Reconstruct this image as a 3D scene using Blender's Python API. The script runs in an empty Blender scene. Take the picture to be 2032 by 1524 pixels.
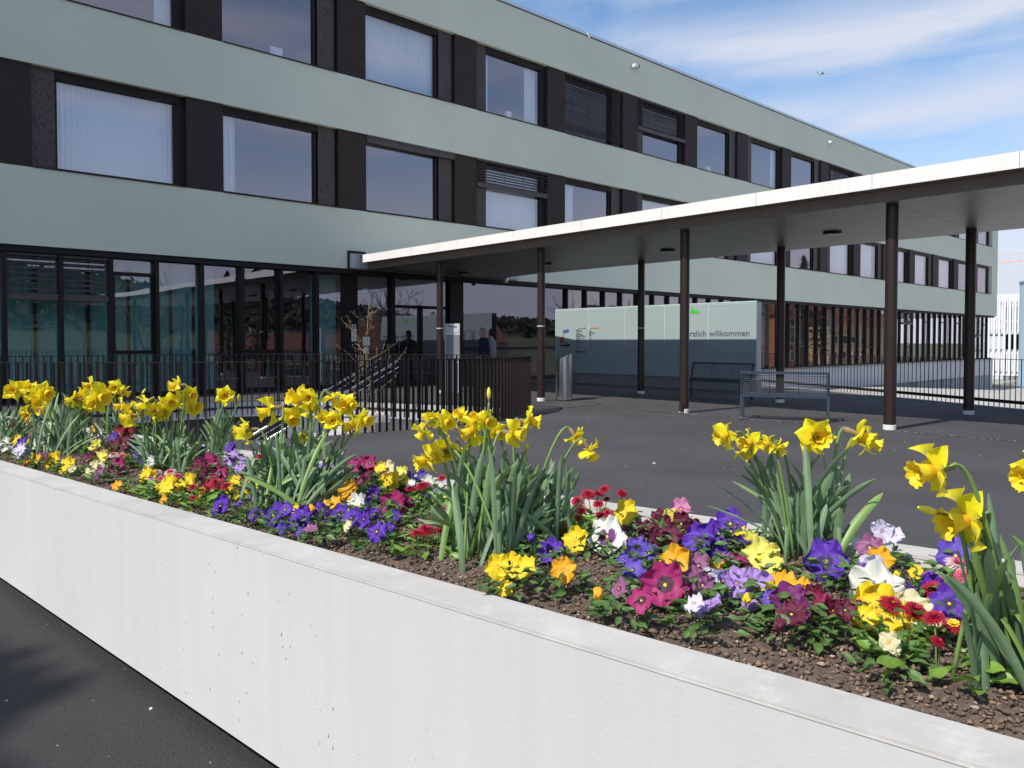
import bpy, bmesh, math, random
import numpy as np
from mathutils import Vector, Matrix, geometry, noise
random.seed(11)
PI = math.pi
scene = bpy.context.scene
COL = scene.collection

# ------------------------------------------------------------------ camera
YAW = math.radians(47.53)            # heading of the lens, counter-clockwise from the facade direction (+X)
PITCH = math.radians(1.5)
EYE = Vector((0, 0, 1.372))
FWD = Vector((math.cos(YAW)*math.cos(PITCH), math.sin(YAW)*math.cos(PITCH), -math.sin(PITCH)))
RGT = Vector((math.sin(YAW), -math.cos(YAW), 0))
cam_d = bpy.data.cameras.new('camera')
cam = bpy.data.objects.new('camera', cam_d); COL.objects.link(cam)
cam.location = EYE
cam.rotation_euler = FWD.to_track_quat('-Z', 'Y').to_euler()
cam_d.sensor_width = 36.0
cam_d.lens = 26.84
cam_d.shift_y = -0.0218
cam_d.clip_start = 0.05
cam_d.clip_end = 9000
scene.camera = cam

# ------------------------------------------------------------------ world: Nishita sky with thin cloud, one sun
SUN_DIR = Vector((-1.0, 0.05, 1.257)).normalized()
SUN_EL = math.asin(SUN_DIR.z); SUN_AZ = math.atan2(SUN_DIR.x, SUN_DIR.y)
world = bpy.data.worlds.new('World'); scene.world = world
world.use_nodes = True
wn, wl = world.node_tree.nodes, world.node_tree.links
wn.clear()
wo = wn.new('ShaderNodeOutputWorld'); bg = wn.new('ShaderNodeBackground')
sky = wn.new('ShaderNodeTexSky'); sky.sky_type = 'NISHITA'; sky.sun_disc = False
sky.sun_elevation = SUN_EL; sky.sun_rotation = SUN_AZ
sky.air_density = 1.0; sky.dust_density = 0.4; sky.ozone_density = 3.2; sky.altitude = 400
tc = wn.new('ShaderNodeTexCoord'); sep = wn.new('ShaderNodeSeparateXYZ')
wl.new(tc.outputs['Generated'], sep.inputs[0])
zadd = wn.new('ShaderNodeMath'); zadd.operation = 'MAXIMUM'; zadd.inputs[1].default_value = 0.0
wl.new(sep.outputs['Z'], zadd.inputs[0])
zoff = wn.new('ShaderNodeMath'); zoff.operation = 'ADD'; zoff.inputs[1].default_value = 0.12
wl.new(zadd.outputs[0], zoff.inputs[0])
div = wn.new('ShaderNodeVectorMath'); div.operation = 'DIVIDE'
comb = wn.new('ShaderNodeCombineXYZ')
for i in range(3): wl.new(zoff.outputs[0], comb.inputs[i])
wl.new(tc.outputs['Generated'], div.inputs[0]); wl.new(comb.outputs[0], div.inputs[1])
mp = wn.new('ShaderNodeMapping'); mp.inputs['Rotation'].default_value = (0, 0, math.radians(-28))
mp.inputs['Scale'].default_value = (0.55, 1.5, 0.0); mp.inputs['Location'].default_value = (2.3, 0.6, 0)
wl.new(div.outputs[0], mp.inputs[0])
n1 = wn.new('ShaderNodeTexNoise'); n1.inputs['Scale'].default_value = 1.05; n1.inputs['Detail'].default_value = 7
n1.inputs['Roughness'].default_value = 0.52; n1.inputs['Distortion'].default_value = 0.35
mp2 = wn.new('ShaderNodeMapping'); mp2.inputs['Scale'].default_value = (2.4, 2.4, 11.0); mp2.inputs['Location'].default_value = (1.3, 0.4, 0.0)
mp2.inputs['Rotation'].default_value = (math.radians(4), math.radians(-5), 0)
wl.new(tc.outputs['Generated'], mp2.inputs[0]); wl.new(mp2.outputs[0], n1.inputs['Vector'])
# long streaks lie in loose layers
st1 = wn.new('ShaderNodeMath'); st1.operation = 'MULTIPLY_ADD'; st1.inputs[1].default_value = 2*PI/0.092; st1.inputs[2].default_value = -2*PI*0.352/0.092
wl.new(sep.outputs['Z'], st1.inputs[0])
wob = wn.new('ShaderNodeMath'); wob.operation = 'MULTIPLY_ADD'; wob.inputs[1].default_value = 5.0; wl.new(n1.outputs['Fac'], wob.inputs[0]); wl.new(st1.outputs[0], wob.inputs[2])
wob2 = wn.new('ShaderNodeMath'); wob2.operation = 'SUBTRACT'; wob2.inputs[1].default_value = 2.5; wl.new(wob.outputs[0], wob2.inputs[0])
st2 = wn.new('ShaderNodeMath'); st2.operation = 'COSINE'; wl.new(wob2.outputs[0], st2.inputs[0])
st3 = wn.new('ShaderNodeMath'); st3.operation = 'MULTIPLY_ADD'; st3.inputs[1].default_value = 0.085; wl.new(st2.outputs[0], st3.inputs[0]); wl.new(n1.outputs['Fac'], st3.inputs[2])
ramp = wn.new('ShaderNodeValToRGB')
ramp.color_ramp.elements[0].position = 0.37; ramp.color_ramp.elements[0].color = (0.03, 0.03, 0.03, 1)
ramp.color_ramp.elements[1].position = 0.72; ramp.color_ramp.elements[1].color = (0.9, 0.9, 0.9, 1)
wl.new(st3.outputs[0], ramp.inputs[0])
skm = wn.new('ShaderNodeVectorMath'); skm.operation = 'MULTIPLY'; skm.inputs[1].default_value = (0.56, 0.72, 0.78); wl.new(sky.outputs[0], skm.inputs[0])
hz = wn.new('ShaderNodeMapRange'); hz.inputs['From Min'].default_value = 0.0; hz.inputs['From Max'].default_value = 0.30
hz.inputs['To Min'].default_value = 1.35; hz.inputs['To Max'].default_value = 0.0
wl.new(sep.outputs['Z'], hz.inputs['Value'])
mx = wn.new('ShaderNodeMath'); mx.operation = 'MAXIMUM'
wl.new(ramp.outputs[0], mx.inputs[0]); wl.new(hz.outputs[0], mx.inputs[1])
cm = wn.new('ShaderNodeMixRGB'); cm.inputs[2].default_value = (3.15, 3.3, 3.75, 1)
wl.new(mx.outputs[0], cm.inputs[0]); wl.new(skm.outputs[0], cm.inputs[1])
wl.new(cm.outputs[0], bg.inputs[0]); bg.inputs[1].default_value = 0.15
wl.new(bg.outputs[0], wo.inputs[0])

sun_d = bpy.data.lights.new('sun', 'SUN'); sun_d.energy = 3.05; sun_d.angle = math.radians(0.53)
sun_d.color = (1.0, 0.935, 0.84)
sun = bpy.data.objects.new('sun', sun_d); COL.objects.link(sun)
sun.rotation_euler = (-SUN_DIR).to_track_quat('-Z', 'Y').to_euler(); sun.location = (-30, 2, 40)

scene.view_settings.view_transform = 'Standard'; scene.view_settings.look = 'None'
scene.view_settings.exposure = 0.65; scene.view_settings.gamma = 1; scene.view_settings.use_curve_mapping = False
scene.render.engine = 'CYCLES'
scene.cycles.max_bounces = 10; scene.cycles.transparent_max_bounces = 14
scene.cycles.glossy_bounces = 4; scene.cycles.transmission_bounces = 6; scene.cycles.diffuse_bounces = 4

# ------------------------------------------------------------------ materials
MATS = {}
def mat(name, color, rough=0.6, metal=0.0, var=0.0, vscale=5.0, bump=0.0, bscale=60.0, spec=0.5, trans=0.0, coat=0.0, bdist=0.01, stretch=None):
    if name in MATS: return MATS[name]
    m = bpy.data.materials.new(name); m.use_nodes = True
    nt = m.node_tree; N, L = nt.nodes, nt.links
    b = N['Principled BSDF']; out = N['Material Output']
    b.inputs['Base Color'].default_value = (*color, 1); b.inputs['Roughness'].default_value = rough
    b.inputs['Metallic'].default_value = metal; b.inputs['Specular IOR Level'].default_value = spec
    b.inputs['Coat Weight'].default_value = coat; b.inputs['Coat Roughness'].default_value = 0.05
    geo = N.new('ShaderNodeNewGeometry'); src = geo.outputs['Position']
    if stretch:
        mpn = N.new('ShaderNodeMapping'); mpn.inputs['Scale'].default_value = stretch
        L.new(src, mpn.inputs[0]); src = mpn.outputs[0]
    if var > 0:
        n = N.new('ShaderNodeTexNoise'); n.inputs['Scale'].default_value = vscale; n.inputs['Detail'].default_value = 6
        n.inputs['Roughness'].default_value = 0.6
        L.new(src, n.inputs['Vector'])
        r = N.new('ShaderNodeMapRange'); r.inputs['From Min'].default_value = 0.3; r.inputs['From Max'].default_value = 0.7
        r.inputs['To Min'].default_value = 1 - var; r.inputs['To Max'].default_value = 1 + var
        L.new(n.outputs['Fac'], r.inputs['Value'])
        v = N.new('ShaderNodeVectorMath'); v.operation = 'SCALE'; v.inputs[0].default_value = color
        L.new(r.outputs[0], v.inputs['Scale']); L.new(v.outputs[0], b.inputs['Base Color'])
    if bump > 0:
        n2 = N.new('ShaderNodeTexNoise'); n2.inputs['Scale'].default_value = bscale; n2.inputs['Detail'].default_value = 4
        L.new(src, n2.inputs['Vector'])
        bp = N.new('ShaderNodeBump'); bp.inputs['Strength'].default_value = bump; bp.inputs['Distance'].default_value = bdist
        L.new(n2.outputs['Fac'], bp.inputs['Height']); L.new(bp.outputs[0], b.inputs['Normal'])
    if trans > 0:
        t = N.new('ShaderNodeBsdfTranslucent'); t.inputs[0].default_value = (*[min(1, c*1.25) for c in color], 1)
        ms = N.new('ShaderNodeMixShader'); ms.inputs[0].default_value = trans
        L.new(b.outputs[0], ms.inputs[1]); L.new(t.outputs[0], ms.inputs[2]); L.new(ms.outputs[0], out.inputs[0])
    MATS[name] = m
    return m

def glass(name, tint, refl_col, base, boost=1.0):
    m = bpy.data.materials.new(name); m.use_nodes = True
    N, L = m.node_tree.nodes, m.node_tree.links
    N.remove(N['Principled BSDF']); out = N['Material Output']
    fr = N.new('ShaderNodeFresnel'); fr.inputs[0].default_value = 1.52
    ma = N.new('ShaderNodeMath'); ma.operation = 'MULTIPLY_ADD'; ma.inputs[1].default_value = boost; ma.inputs[2].default_value = base
    ma.use_clamp = True; L.new(fr.outputs[0], ma.inputs[0])
    tr = N.new('ShaderNodeBsdfTransparent'); tr.inputs[0].default_value = (*tint, 1)
    gl = N.new('ShaderNodeBsdfGlossy'); gl.inputs[0].default_value = (*refl_col, 1); gl.inputs['Roughness'].default_value = 0.0
    geo = N.new('ShaderNodeNewGeometry'); n = N.new('ShaderNodeTexNoise'); n.inputs['Scale'].default_value = 0.8
    L.new(geo.outputs['Position'], n.inputs['Vector'])
    bp = N.new('ShaderNodeBump'); bp.inputs['Strength'].default_value = 0.12; bp.inputs['Distance'].default_value = 0.02
    L.new(n.outputs['Fac'], bp.inputs['Height']); L.new(bp.outputs[0], gl.inputs['Normal'])
    fb = N.new('ShaderNodeMath'); fb.operation = 'SUBTRACT'; fb.inputs[0].default_value = 1; L.new(geo.outputs['Backfacing'], fb.inputs[1])
    fm = N.new('ShaderNodeMath'); fm.operation = 'MULTIPLY'; L.new(fb.outputs[0], fm.inputs[0]); L.new(ma.outputs[0], fm.inputs[1])
    mx = N.new('ShaderNodeMixShader'); L.new(fm.outputs[0], mx.inputs[0]); L.new(tr.outputs[0], mx.inputs[1]); L.new(gl.outputs[0], mx.inputs[2])
    L.new(mx.outputs[0], out.inputs[0]); MATS[name] = m
    return m

def asphalt_mat(name, base, warm=0.0):
    m = mat(name, base, 0.82, 0, 0.20, 0.55, 0, 1)
    N, L = m.node_tree.nodes, m.node_tree.links
    b = N['Principled BSDF']; geo = [n for n in N if n.bl_idname == 'ShaderNodeNewGeometry'][0]
    vo = N.new('ShaderNodeTexVoronoi'); vo.inputs['Scale'].default_value = 210; L.new(geo.outputs['Position'], vo.inputs['Vector'])
    r = N.new('ShaderNodeMapRange'); r.inputs['From Min'].default_value = 0.0; r.inputs['From Max'].default_value = 0.75
    r.inputs['To Min'].default_value = 1.35; r.inputs['To Max'].default_value = 0.45; L.new(vo.outputs['Distance'], r.inputs['Value'])
    src = b.inputs['Base Color'].links[0].from_socket
    s = N.new('ShaderNodeVectorMath'); s.operation = 'SCALE'; L.new(src, s.inputs[0]); L.new(r.outputs[0], s.inputs['Scale'])
    v2 = N.new('ShaderNodeTexVoronoi'); v2.inputs['Scale'].default_value = 17; L.new(geo.outputs['Position'], v2.inputs['Vector'])
    c = N.new('ShaderNodeMath'); c.operation = 'LESS_THAN'; c.inputs[1].default_value = 0.055; L.new(v2.outputs['Distance'], c.inputs[0])
    wv = N.new('ShaderNodeSeparateColor'); L.new(v2.outputs['Color'], wv.inputs[0])
    c2 = N.new('ShaderNodeMath'); c2.operation = 'GREATER_THAN'; c2.inputs[1].default_value = 0.72; L.new(wv.outputs[0], c2.inputs[0])
    c3 = N.new('ShaderNodeMath'); c3.operation = 'MULTIPLY'; L.new(c.outputs[0], c3.inputs[0]); L.new(c2.outputs[0], c3.inputs[1])
    mxx = N.new('ShaderNodeMixRGB'); mxx.inputs[2].default_value = (0.42, 0.4, 0.36, 1)
    L.new(c3.outputs[0], mxx.inputs[0]); L.new(s.outputs[0], mxx.inputs[1]); L.new(mxx.outputs[0], b.inputs['Base Color'])
    bp = N.new('ShaderNodeBump'); bp.inputs['Strength'].default_value = 0.9; bp.inputs['Distance'].default_value = 0.004
    inv = N.new('ShaderNodeMath'); inv.operation = 'SUBTRACT'; inv.inputs[0].default_value = 1; L.new(vo.outputs['Distance'], inv.inputs[1])
    L.new(inv.outputs[0], bp.inputs['Height']); L.new(bp.outputs[0], b.inputs['Normal'])
    return m

def spotted(name, base, dark, rough, scale, thr, var=0.06, vscale=2.5, stretch=(1, 1, 1), light=None):
    """cast concrete: cloudy tone, small dark pock marks, faint streaks"""
    m = mat(name, base, rough, 0, var, vscale, 0.25, 90, bdist=0.002)
    N, L = m.node_tree.nodes, m.node_tree.links
    b = N['Principled BSDF']; geo = [n for n in N if n.bl_idname == 'ShaderNodeNewGeometry'][0]
    b.inputs['Specular IOR Level'].default_value = 0.3
    mpn = N.new('ShaderNodeMapping'); mpn.inputs['Scale'].default_value = stretch; L.new(geo.outputs['Position'], mpn.inputs[0])
    vo = N.new('ShaderNodeTexVoronoi'); vo.inputs['Scale'].default_value = scale; L.new(mpn.outputs[0], vo.inputs['Vector'])
    sc = N.new('ShaderNodeSeparateColor'); L.new(vo.outputs['Color'], sc.inputs[0])
    t = N.new('ShaderNodeMath'); t.operation = 'MULTIPLY'; t.inputs[1].default_value = thr; L.new(sc.outputs[1], t.inputs[0])
    lt = N.new('ShaderNodeMath'); lt.operation = 'LESS_THAN'; L.new(vo.outputs['Distance'], lt.inputs[0]); L.new(t.outputs[0], lt.inputs[1])
    g = N.new('ShaderNodeMath'); g.operation = 'GREATER_THAN'; g.inputs[1].default_value = 0.55; L.new(sc.outputs[0], g.inputs[0])
    ml = N.new('ShaderNodeMath'); ml.operation = 'MULTIPLY'; L.new(lt.outputs[0], ml.inputs[0]); L.new(g.outputs[0], ml.inputs[1])
    n3 = N.new('ShaderNodeTexNoise'); n3.inputs['Scale'].default_value = 1.3; L.new(geo.outputs['Position'], n3.inputs['Vector'])
    g3 = N.new('ShaderNodeMapRange'); g3.inputs['From Min'].default_value = 0.42; g3.inputs['From Max'].default_value = 0.6; L.new(n3.outputs['Fac'], g3.inputs['Value'])
    m4 = N.new('ShaderNodeMath'); m4.operation = 'MULTIPLY'; L.new(ml.outputs[0], m4.inputs[0]); L.new(g3.outputs[0], m4.inputs[1])
    src = b.inputs['Base Color'].links[0].from_socket
    mpv = N.new('ShaderNodeMapping'); mpv.inputs['Scale'].default_value = (9, 9, 0.35); L.new(geo.outputs['Position'], mpv.inputs[0])
    n4 = N.new('ShaderNodeTexNoise'); n4.inputs['Scale'].default_value = 1.6; n4.inputs['Detail'].default_value = 5; L.new(mpv.outputs[0], n4.inputs['Vector'])
    r4 = N.new('ShaderNodeMapRange'); r4.inputs['From Min'].default_value = 0.3; r4.inputs['From Max'].default_value = 0.7
    r4.inputs['To Min'].default_value = 0.975; r4.inputs['To Max'].default_value = 1.02; L.new(n4.outputs['Fac'], r4.inputs['Value'])
    s4 = N.new('ShaderNodeVectorMath'); s4.operation = 'SCALE'; L.new(src, s4.inputs[0]); L.new(r4.outputs[0], s4.inputs['Scale'])
    last = s4.outputs[0]
    if light:
        n5 = N.new('ShaderNodeTexNoise'); n5.inputs['Scale'].default_value = 9; n5.inputs['Detail'].default_value = 8; n5.inputs['Roughness'].default_value = 0.7
        L.new(geo.outputs['Position'], n5.inputs['Vector'])
        r5 = N.new('ShaderNodeMapRange'); r5.inputs['From Min'].default_value = 0.55; r5.inputs['From Max'].default_value = 0.68; L.new(n5.outputs['Fac'], r5.inputs['Value'])
        m5 = N.new('ShaderNodeMixRGB'); m5.inputs[2].default_value = (*light, 1); L.new(r5.outputs[0], m5.inputs[0]); L.new(last, m5.inputs[1]); last = m5.outputs[0]
    mxx = N.new('ShaderNodeMixRGB'); mxx.inputs[2].default_value = (*dark, 1)
    L.new(m4.outputs[0], mxx.inputs[0]); L.new(last, mxx.inputs[1]); L.new(mxx.outputs[0], b.inputs['Base Color'])
    return m

def perforated(name, base):
    m = mat(name, base, 0.45, 0.3)
    N, L = m.node_tree.nodes, m.node_tree.links; b = N['Principled BSDF']
    geo = [n for n in N if n.bl_idname == 'ShaderNodeNewGeometry'][0]
    mpn = N.new('ShaderNodeMapping'); mpn.inputs['Scale'].default_value = (1, 0, 1); L.new(geo.outputs['Position'], mpn.inputs[0])
    vo = N.new('ShaderNodeTexVoronoi'); vo.inputs['Scale'].default_value = 20; L.new(mpn.outputs[0], vo.inputs['Vector'])
    lt = N.new('ShaderNodeMath'); lt.operation = 'LESS_THAN'; lt.inputs[1].default_value = 0.27; L.new(vo.outputs['Distance'], lt.inputs[0])
    tr = N.new('ShaderNodeBsdfTransparent'); mx = N.new('ShaderNodeMixShader')
    L.new(lt.outputs[0], mx.inputs[0]); L.new(b.outputs[0], mx.inputs[1]); L.new(tr.outputs[0], mx.inputs[2])
    L.new(mx.outputs[0], N['Material Output'].inputs[0])
    return m

M_PLASTER = mat('sage_plaster', (0.61, 0.635, 0.52), 0.9, 0, 0.05, 0.35, 0.35, 130, bdist=0.003)
M_BROWN = mat('dark_bronze_panel', (0.040, 0.027, 0.023), 0.55, 0.0, 0.1, 3, spec=0.18)
M_FRAME = mat('dark_bronze_frame', (0.020, 0.014, 0.012), 0.5, 0.0, spec=0.2)
M_BLACK = mat('black_recess', (0.008, 0.008, 0.008), 0.8)
M_PERF = perforated('perforated_bronze', (0.075, 0.055, 0.048))
M_SLAT = mat('blind_slat', (0.085, 0.07, 0.065), 0.45, 0.3)
M_SLATB = mat('brown_blind_slat', (0.17, 0.125, 0.105), 0.5, 0.2)
M_COPING = mat('roof_edge_metal', (0.62, 0.66, 0.70), 0.35, 0.6)
M_GLASS_UP = glass('window_glass', (0.95, 0.97, 0.98), (1.0, 0.89, 0.94), 0.24, 0.9)
M_GLASS_GR = glass('ground_floor_glass', (0.74, 0.88, 0.87), (0.86, 0.84, 1.0), 0.17, 1.0)
M_ROOM = mat('room_interior', (0.5, 0.5, 0.5), 0.9)
M_ROOMF = mat('room_floor', (0.22, 0.2, 0.19), 0.6)
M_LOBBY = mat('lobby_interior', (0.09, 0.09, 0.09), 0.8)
M_CURT = mat('sheer_curtain', (0.86, 0.89, 0.90), 0.9, trans=0.2)
M_CURTG = mat('teal_sheer_curtain', (0.44, 0.64, 0.61), 0.9, trans=0.1)
M_PAPER = mat('paper', (0.78, 0.78, 0.78), 0.8)
M_CONC = spotted('canopy_concrete', (0.83, 0.805, 0.765), (0.25, 0.24, 0.22), 0.8, 7.5, 0.10, 0.05, 2.0)
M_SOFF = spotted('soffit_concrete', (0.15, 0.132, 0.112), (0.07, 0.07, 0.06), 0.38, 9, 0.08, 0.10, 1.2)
M_LIP_SHADE = mat('canopy_concrete_shaded', (0.24, 0.205, 0.17), 0.8, 0, 0.08, 2)  # same concrete as the fascia, shade under the lip put into the colour
M_COLUMN = mat('bronze_column', (0.050, 0.032, 0.027), 0.38, 0.45, 0.08, 6)
M_WHITE = mat('white_collar', (0.78, 0.78, 0.76), 0.6, 0, 0.05, 20)
M_PLANT_F = spotted('planter_face_concrete', (0.63, 0.615, 0.595), (0.10, 0.10, 0.10), 0.85, 46, 0.13, 0.04, 1.2, (1, 1, 0.5))
M_PLANT_T = spotted('planter_top_concrete', (0.475, 0.46, 0.435), (0.2, 0.2, 0.2), 0.9, 60, 0.10, 0.10, 5, light=(0.545, 0.53, 0.505))
M_CONCG = spotted('grey_concrete', (0.50, 0.50, 0.52), (0.2, 0.2, 0.2), 0.85, 3, 0.08, 0.07, 0.8)
M_CONCD = spotted('plinth_concrete', (0.26, 0.26, 0.255), (0.12, 0.12, 0.12), 0.85, 6, 0.08, 0.1, 1.5)
M_ASPH = asphalt_mat('asphalt', (0.090, 0.086, 0.092))
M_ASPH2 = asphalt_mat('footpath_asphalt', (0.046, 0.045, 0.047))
M_GROUND = mat('lower_ground', (0.42, 0.41, 0.39), 0.9, 0, 0.12, 0.3)
M_GRASS = mat('grass', (0.09, 0.14, 0.04), 0.9, 0, 0.4, 2, trans=0.1)
M_RAIL = mat('railing_steel', (0.030, 0.021, 0.019), 0.42, 0.4)
M_STEEL = mat('stainless_steel', (0.62, 0.62, 0.62), 0.22, 1.0, 0.05, 3, 0.06, 400, stretch=(1, 1, 0.01))
M_BENCH = mat('bench_blue_grey', (0.035, 0.050, 0.070), 0.45, 0.0)
M_BENCHW = mat('bench_wire', (0.035, 0.042, 0.052), 0.5, 0.0)
M_AQUA = mat('aqua_glass_panel', (0.37, 0.455, 0.465), 0.12, 0, 0.02, 0.6, spec=0.6)
M_AQUAE = mat('glass_edge', (0.62, 0.76, 0.74), 0.2)
M_AQUAD = mat('aqua_hill_print', (0.34, 0.418, 0.43), 0.12, spec=0.6)
M_TEXT = mat('grey_lettering', (0.10, 0.13, 0.14), 0.4)
M_INK = mat('black_print', (0.01, 0.01, 0.01), 0.4)
M_GREEN = mat('green_print', (0.06, 0.62, 0.02), 0.5)
M_BLUE = mat('blue_print', (0.06, 0.13, 0.33), 0.5)
M_RED = mat('red_print', (0.60, 0.07, 0.06), 0.5)
M_OCHRE = mat('ochre_print', (0.60, 0.32, 0.08), 0.5)
M_GREYP = mat('grey_print', (0.22, 0.27, 0.28), 0.5)
M_TOTEMW = mat('totem_white', (0.74, 0.75, 0.77), 0.4)
M_TOTEMG = mat('totem_grey', (0.27, 0.27, 0.29), 0.4)
M_LAMP = mat('lamp_black', (0.01, 0.01, 0.01), 0.3)
M_CREAM = mat('white_plastic', (0.7, 0.71, 0.68), 0.4)
M_DKGL = mat('dark_lens', (0.005, 0.005, 0.006), 0.1)

# ------------------------------------------------------------------ mesh helpers
class MB:
    def __init__(s): s.v = []; s.f = []; s.m = []
    def add(s, vs, fs, mi=0):
        o = len(s.v); s.v += [tuple(p) for p in vs]; s.f += [tuple(i+o for i in f) for f in fs]; s.m += [mi]*len(fs)
        return s
    def box(s, x0, x1, y0, y1, z0, z1, mi=0):
        return s.add([(x0,y0,z0),(x1,y0,z0),(x1,y1,z0),(x0,y1,z0),(x0,y0,z1),(x1,y0,z1),(x1,y1,z1),(x0,y1,z1)],
              [(0,3,2,1),(4,5,6,7),(0,1,5,4),(1,2,6,5),(2,3,7,6),(3,0,4,7)], mi)
    def bar(s, a, b, w, h, mi=0, up=(0,0,1)):
        a = Vector(a); b = Vector(b); d = (b-a).normalized(); u = Vector(up)
        if abs(d.dot(u)) > 0.98: u = Vector((1,0,0))
        r = d.cross(u).normalized(); u = r.cross(d).normalized()
        vs = []
        for p in (a, b):
            for sx, sy in ((-1,-1),(1,-1),(1,1),(-1,1)): vs.append(p + r*sx*w/2 + u*sy*h/2)
        return s.add(vs, [(0,1,2,3),(7,6,5,4),(0,4,5,1),(1,5,6,2),(2,6,7,3),(3,7,4,0)], mi)
    def tube(s, pts, rad, n=8, mi=0, cap=True):
        pts = [Vector(p) for p in pts]; rs = rad if hasattr(rad, '__len__') else [rad]*len(pts)
        vs = []; prev = None
        for i, p in enumerate(pts):
            d = (pts[min(i+1, len(pts)-1)] - pts[max(i-1, 0)]).normalized()
            if prev is None:
                a = Vector((0,0,1)) if abs(d.z) < 0.9 else Vector((1,0,0)); r = d.cross(a).normalized()
            else: r = (prev - d*prev.dot(d)).normalized()
            prev = r; u = r.cross(d)
            for k in range(n):
                t = 2*PI*k/n; vs.append(p + (r*math.cos(t) + u*math.sin(t))*rs[i])
        fs = []
        for i in range(len(pts)-1):
            for k in range(n):
                fs.append((i*n+k, (i+1)*n+k, (i+1)*n+(k+1)%n, i*n+(k+1)%n))
        if cap: fs.append(tuple(range(n))); fs.append(tuple((len(pts)-1)*n + k for k in reversed(range(n))))
        return s.add(vs, fs, mi)
    def lathe(s, prof, n=24, c=(0,0,0), mi=0):
        vs = []; fs = []
        for r, z in prof:
            for k in range(n): t = 2*PI*k/n; vs.append((c[0]+r*math.cos(t), c[1]+r*math.sin(t), c[2]+z))
        for i in range(len(prof)-1):
            for k in range(n): fs.append((i*n+k, i*n+(k+1)%n, (i+1)*n+(k+1)%n, (i+1)*n+k))
        fs.append(tuple(reversed(range(n)))); fs.append(tuple((len(prof)-1)*n+k for k in range(n)))
        return s.add(vs, fs, mi)
    def prism(s, poly, z0, z1, mi=0):
        n = len(poly); vs = [(p[0],p[1],z0) for p in poly] + [(p[0],p[1],z1) for p in poly]
        fs = [tuple(reversed(range(n))), tuple(range(n, 2*n))] + [(i, (i+1)%n, n+(i+1)%n, n+i) for i in range(n)]
        return s.add(vs, fs, mi)
    def mesh(s, name, mats, smooth=False, bevel=0):
        me = bpy.data.meshes.new(name); me.from_pydata(s.v, [], s.f)
        for m in (mats if isinstance(mats, (list, tuple)) else [mats]): me.materials.append(m)
        me.polygons.foreach_set('material_index', s.m)
        if bevel > 0:
            bm = bmesh.new(); bm.from_mesh(me)
            bmesh.ops.bevel(bm, geom=list(bm.edges), offset=bevel, segments=2, affect='EDGES', clamp_overlap=True)
            bm.to_mesh(me); bm.free()
        if smooth:
            me.polygons.foreach_set('use_smooth', [True]*len(me.polygons))
        me.update(); return me
    def obj(s, name, mats, parent=None, smooth=False, bevel=0, loc=None):
        return link(name, s.mesh(name, mats, smooth, bevel), parent, loc)

def link(name, me, parent=None, loc=None, rot=None, sc=None):
    o = bpy.data.objects.new(name, me); COL.objects.link(o)
    if parent is not None: o.parent = parent
    if loc is not None: o.location = loc
    if rot is not None: o.rotation_euler = rot
    if sc is not None: o.scale = (sc, sc, sc)
    return o
def smooth_by_angle(me, ang=35):
    me.polygons.foreach_set('use_smooth', [True]*len(me.polygons))
    bm = bmesh.new(); bm.from_mesh(me)
    for e in bm.edges:
        if len(e.link_faces) == 2 and e.calc_face_angle(0) > math.radians(ang): e.smooth = False
    bm.to_mesh(me); bm.free()
def tag(o, label=None, cat=None, group=None, kind=None):
    if label: o['label'] = label
    if cat: o['category'] = cat
    if group: o['group'] = group
    if kind: o['kind'] = kind
    return o
def thing(name, label, cat, loc=(0,0,0), rotz=0, group=None):
    o = bpy.data.objects.new(name, None); COL.objects.link(o); o.location = loc; o.rotation_euler = (0,0,rotz)
    o.empty_display_size = 0.1
    return tag(o, label, cat, group)
def copy_tree(o, parent=None):
    c = o.copy(); COL.objects.link(c)
    if parent is not None: c.parent = parent
    for ch in list(o.children): copy_tree(ch, c)
    return c

# ================================================================== SETTING
D = 19.65                              # plane of the facade
WELL_NEAR = [(-5.0,14.4),(-2.6,14.2),(0,13.4),(1.9,12.2),(3.2,11.1),(4.6,10.25),(6.0,9.95),(7.0,9.85),(8.0,9.88),(9.0,10.12),(9.9,10.5),(10.5,10.95)]
WELL_FAR = [(10.72,11.35),(10.55,11.85),(10.2,12.7),(9.85,13.4),(9.5,14.3),(9.0,15.4),(8.3,16.4),(7.2,17.0),(5.5,17.1),(2.0,17.1),(-2.0,17.1),(-5.0,17.1)]
def densify(pts, step=0.12):
    pts = [Vector((p[0],p[1],0)) for p in pts]; out = []
    n = len(pts)
    cr = []
    for i in range(n-1):
        p0 = pts[max(i-1,0)]; p1 = pts[i]; p2 = pts[i+1]; p3 = pts[min(i+2,n-1)]
        m = 24
        for k in range(m):
            t = k/m
            cr.append(0.5*((2*p1)+(-p0+p2)*t+(2*p0-5*p1+4*p2-p3)*t*t+(-p0+3*p1-3*p2+p3)*t**3))
    cr.append(pts[-1])
    out = [cr[0]]; acc = 0
    for a, b in zip(cr, cr[1:]):
        l = (b-a).length; 
        while acc + l >= step:
            t = (step-acc)/l; a = a.lerp(b, t); out.append(a.copy()); l = (b-a).length; acc = 0
        acc += l
    return out
well_loop = densify(WELL_NEAR + WELL_FAR, 0.118)
hole = well_loop[::4]
EAST = [(10.0,-34),(13.6,-5),(15.75,0.0),(18.25,4.6),(20.6,9.0),(22.95,13.4),(23.6,15.0),(23.6,D)]
outer = [Vector((-45,-34,0))] + [Vector((x,y,0)) for x,y in EAST] + [Vector((-45,D,0))]
tris = geometry.tessellate_polygon([outer, hole])
allp = outer + hole
terr = MB(); terr.add(allp, [t for t in tris])
bm = bmesh.new(); me = terr.mesh('terrace', M_ASPH); bm.from_mesh(me)
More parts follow.
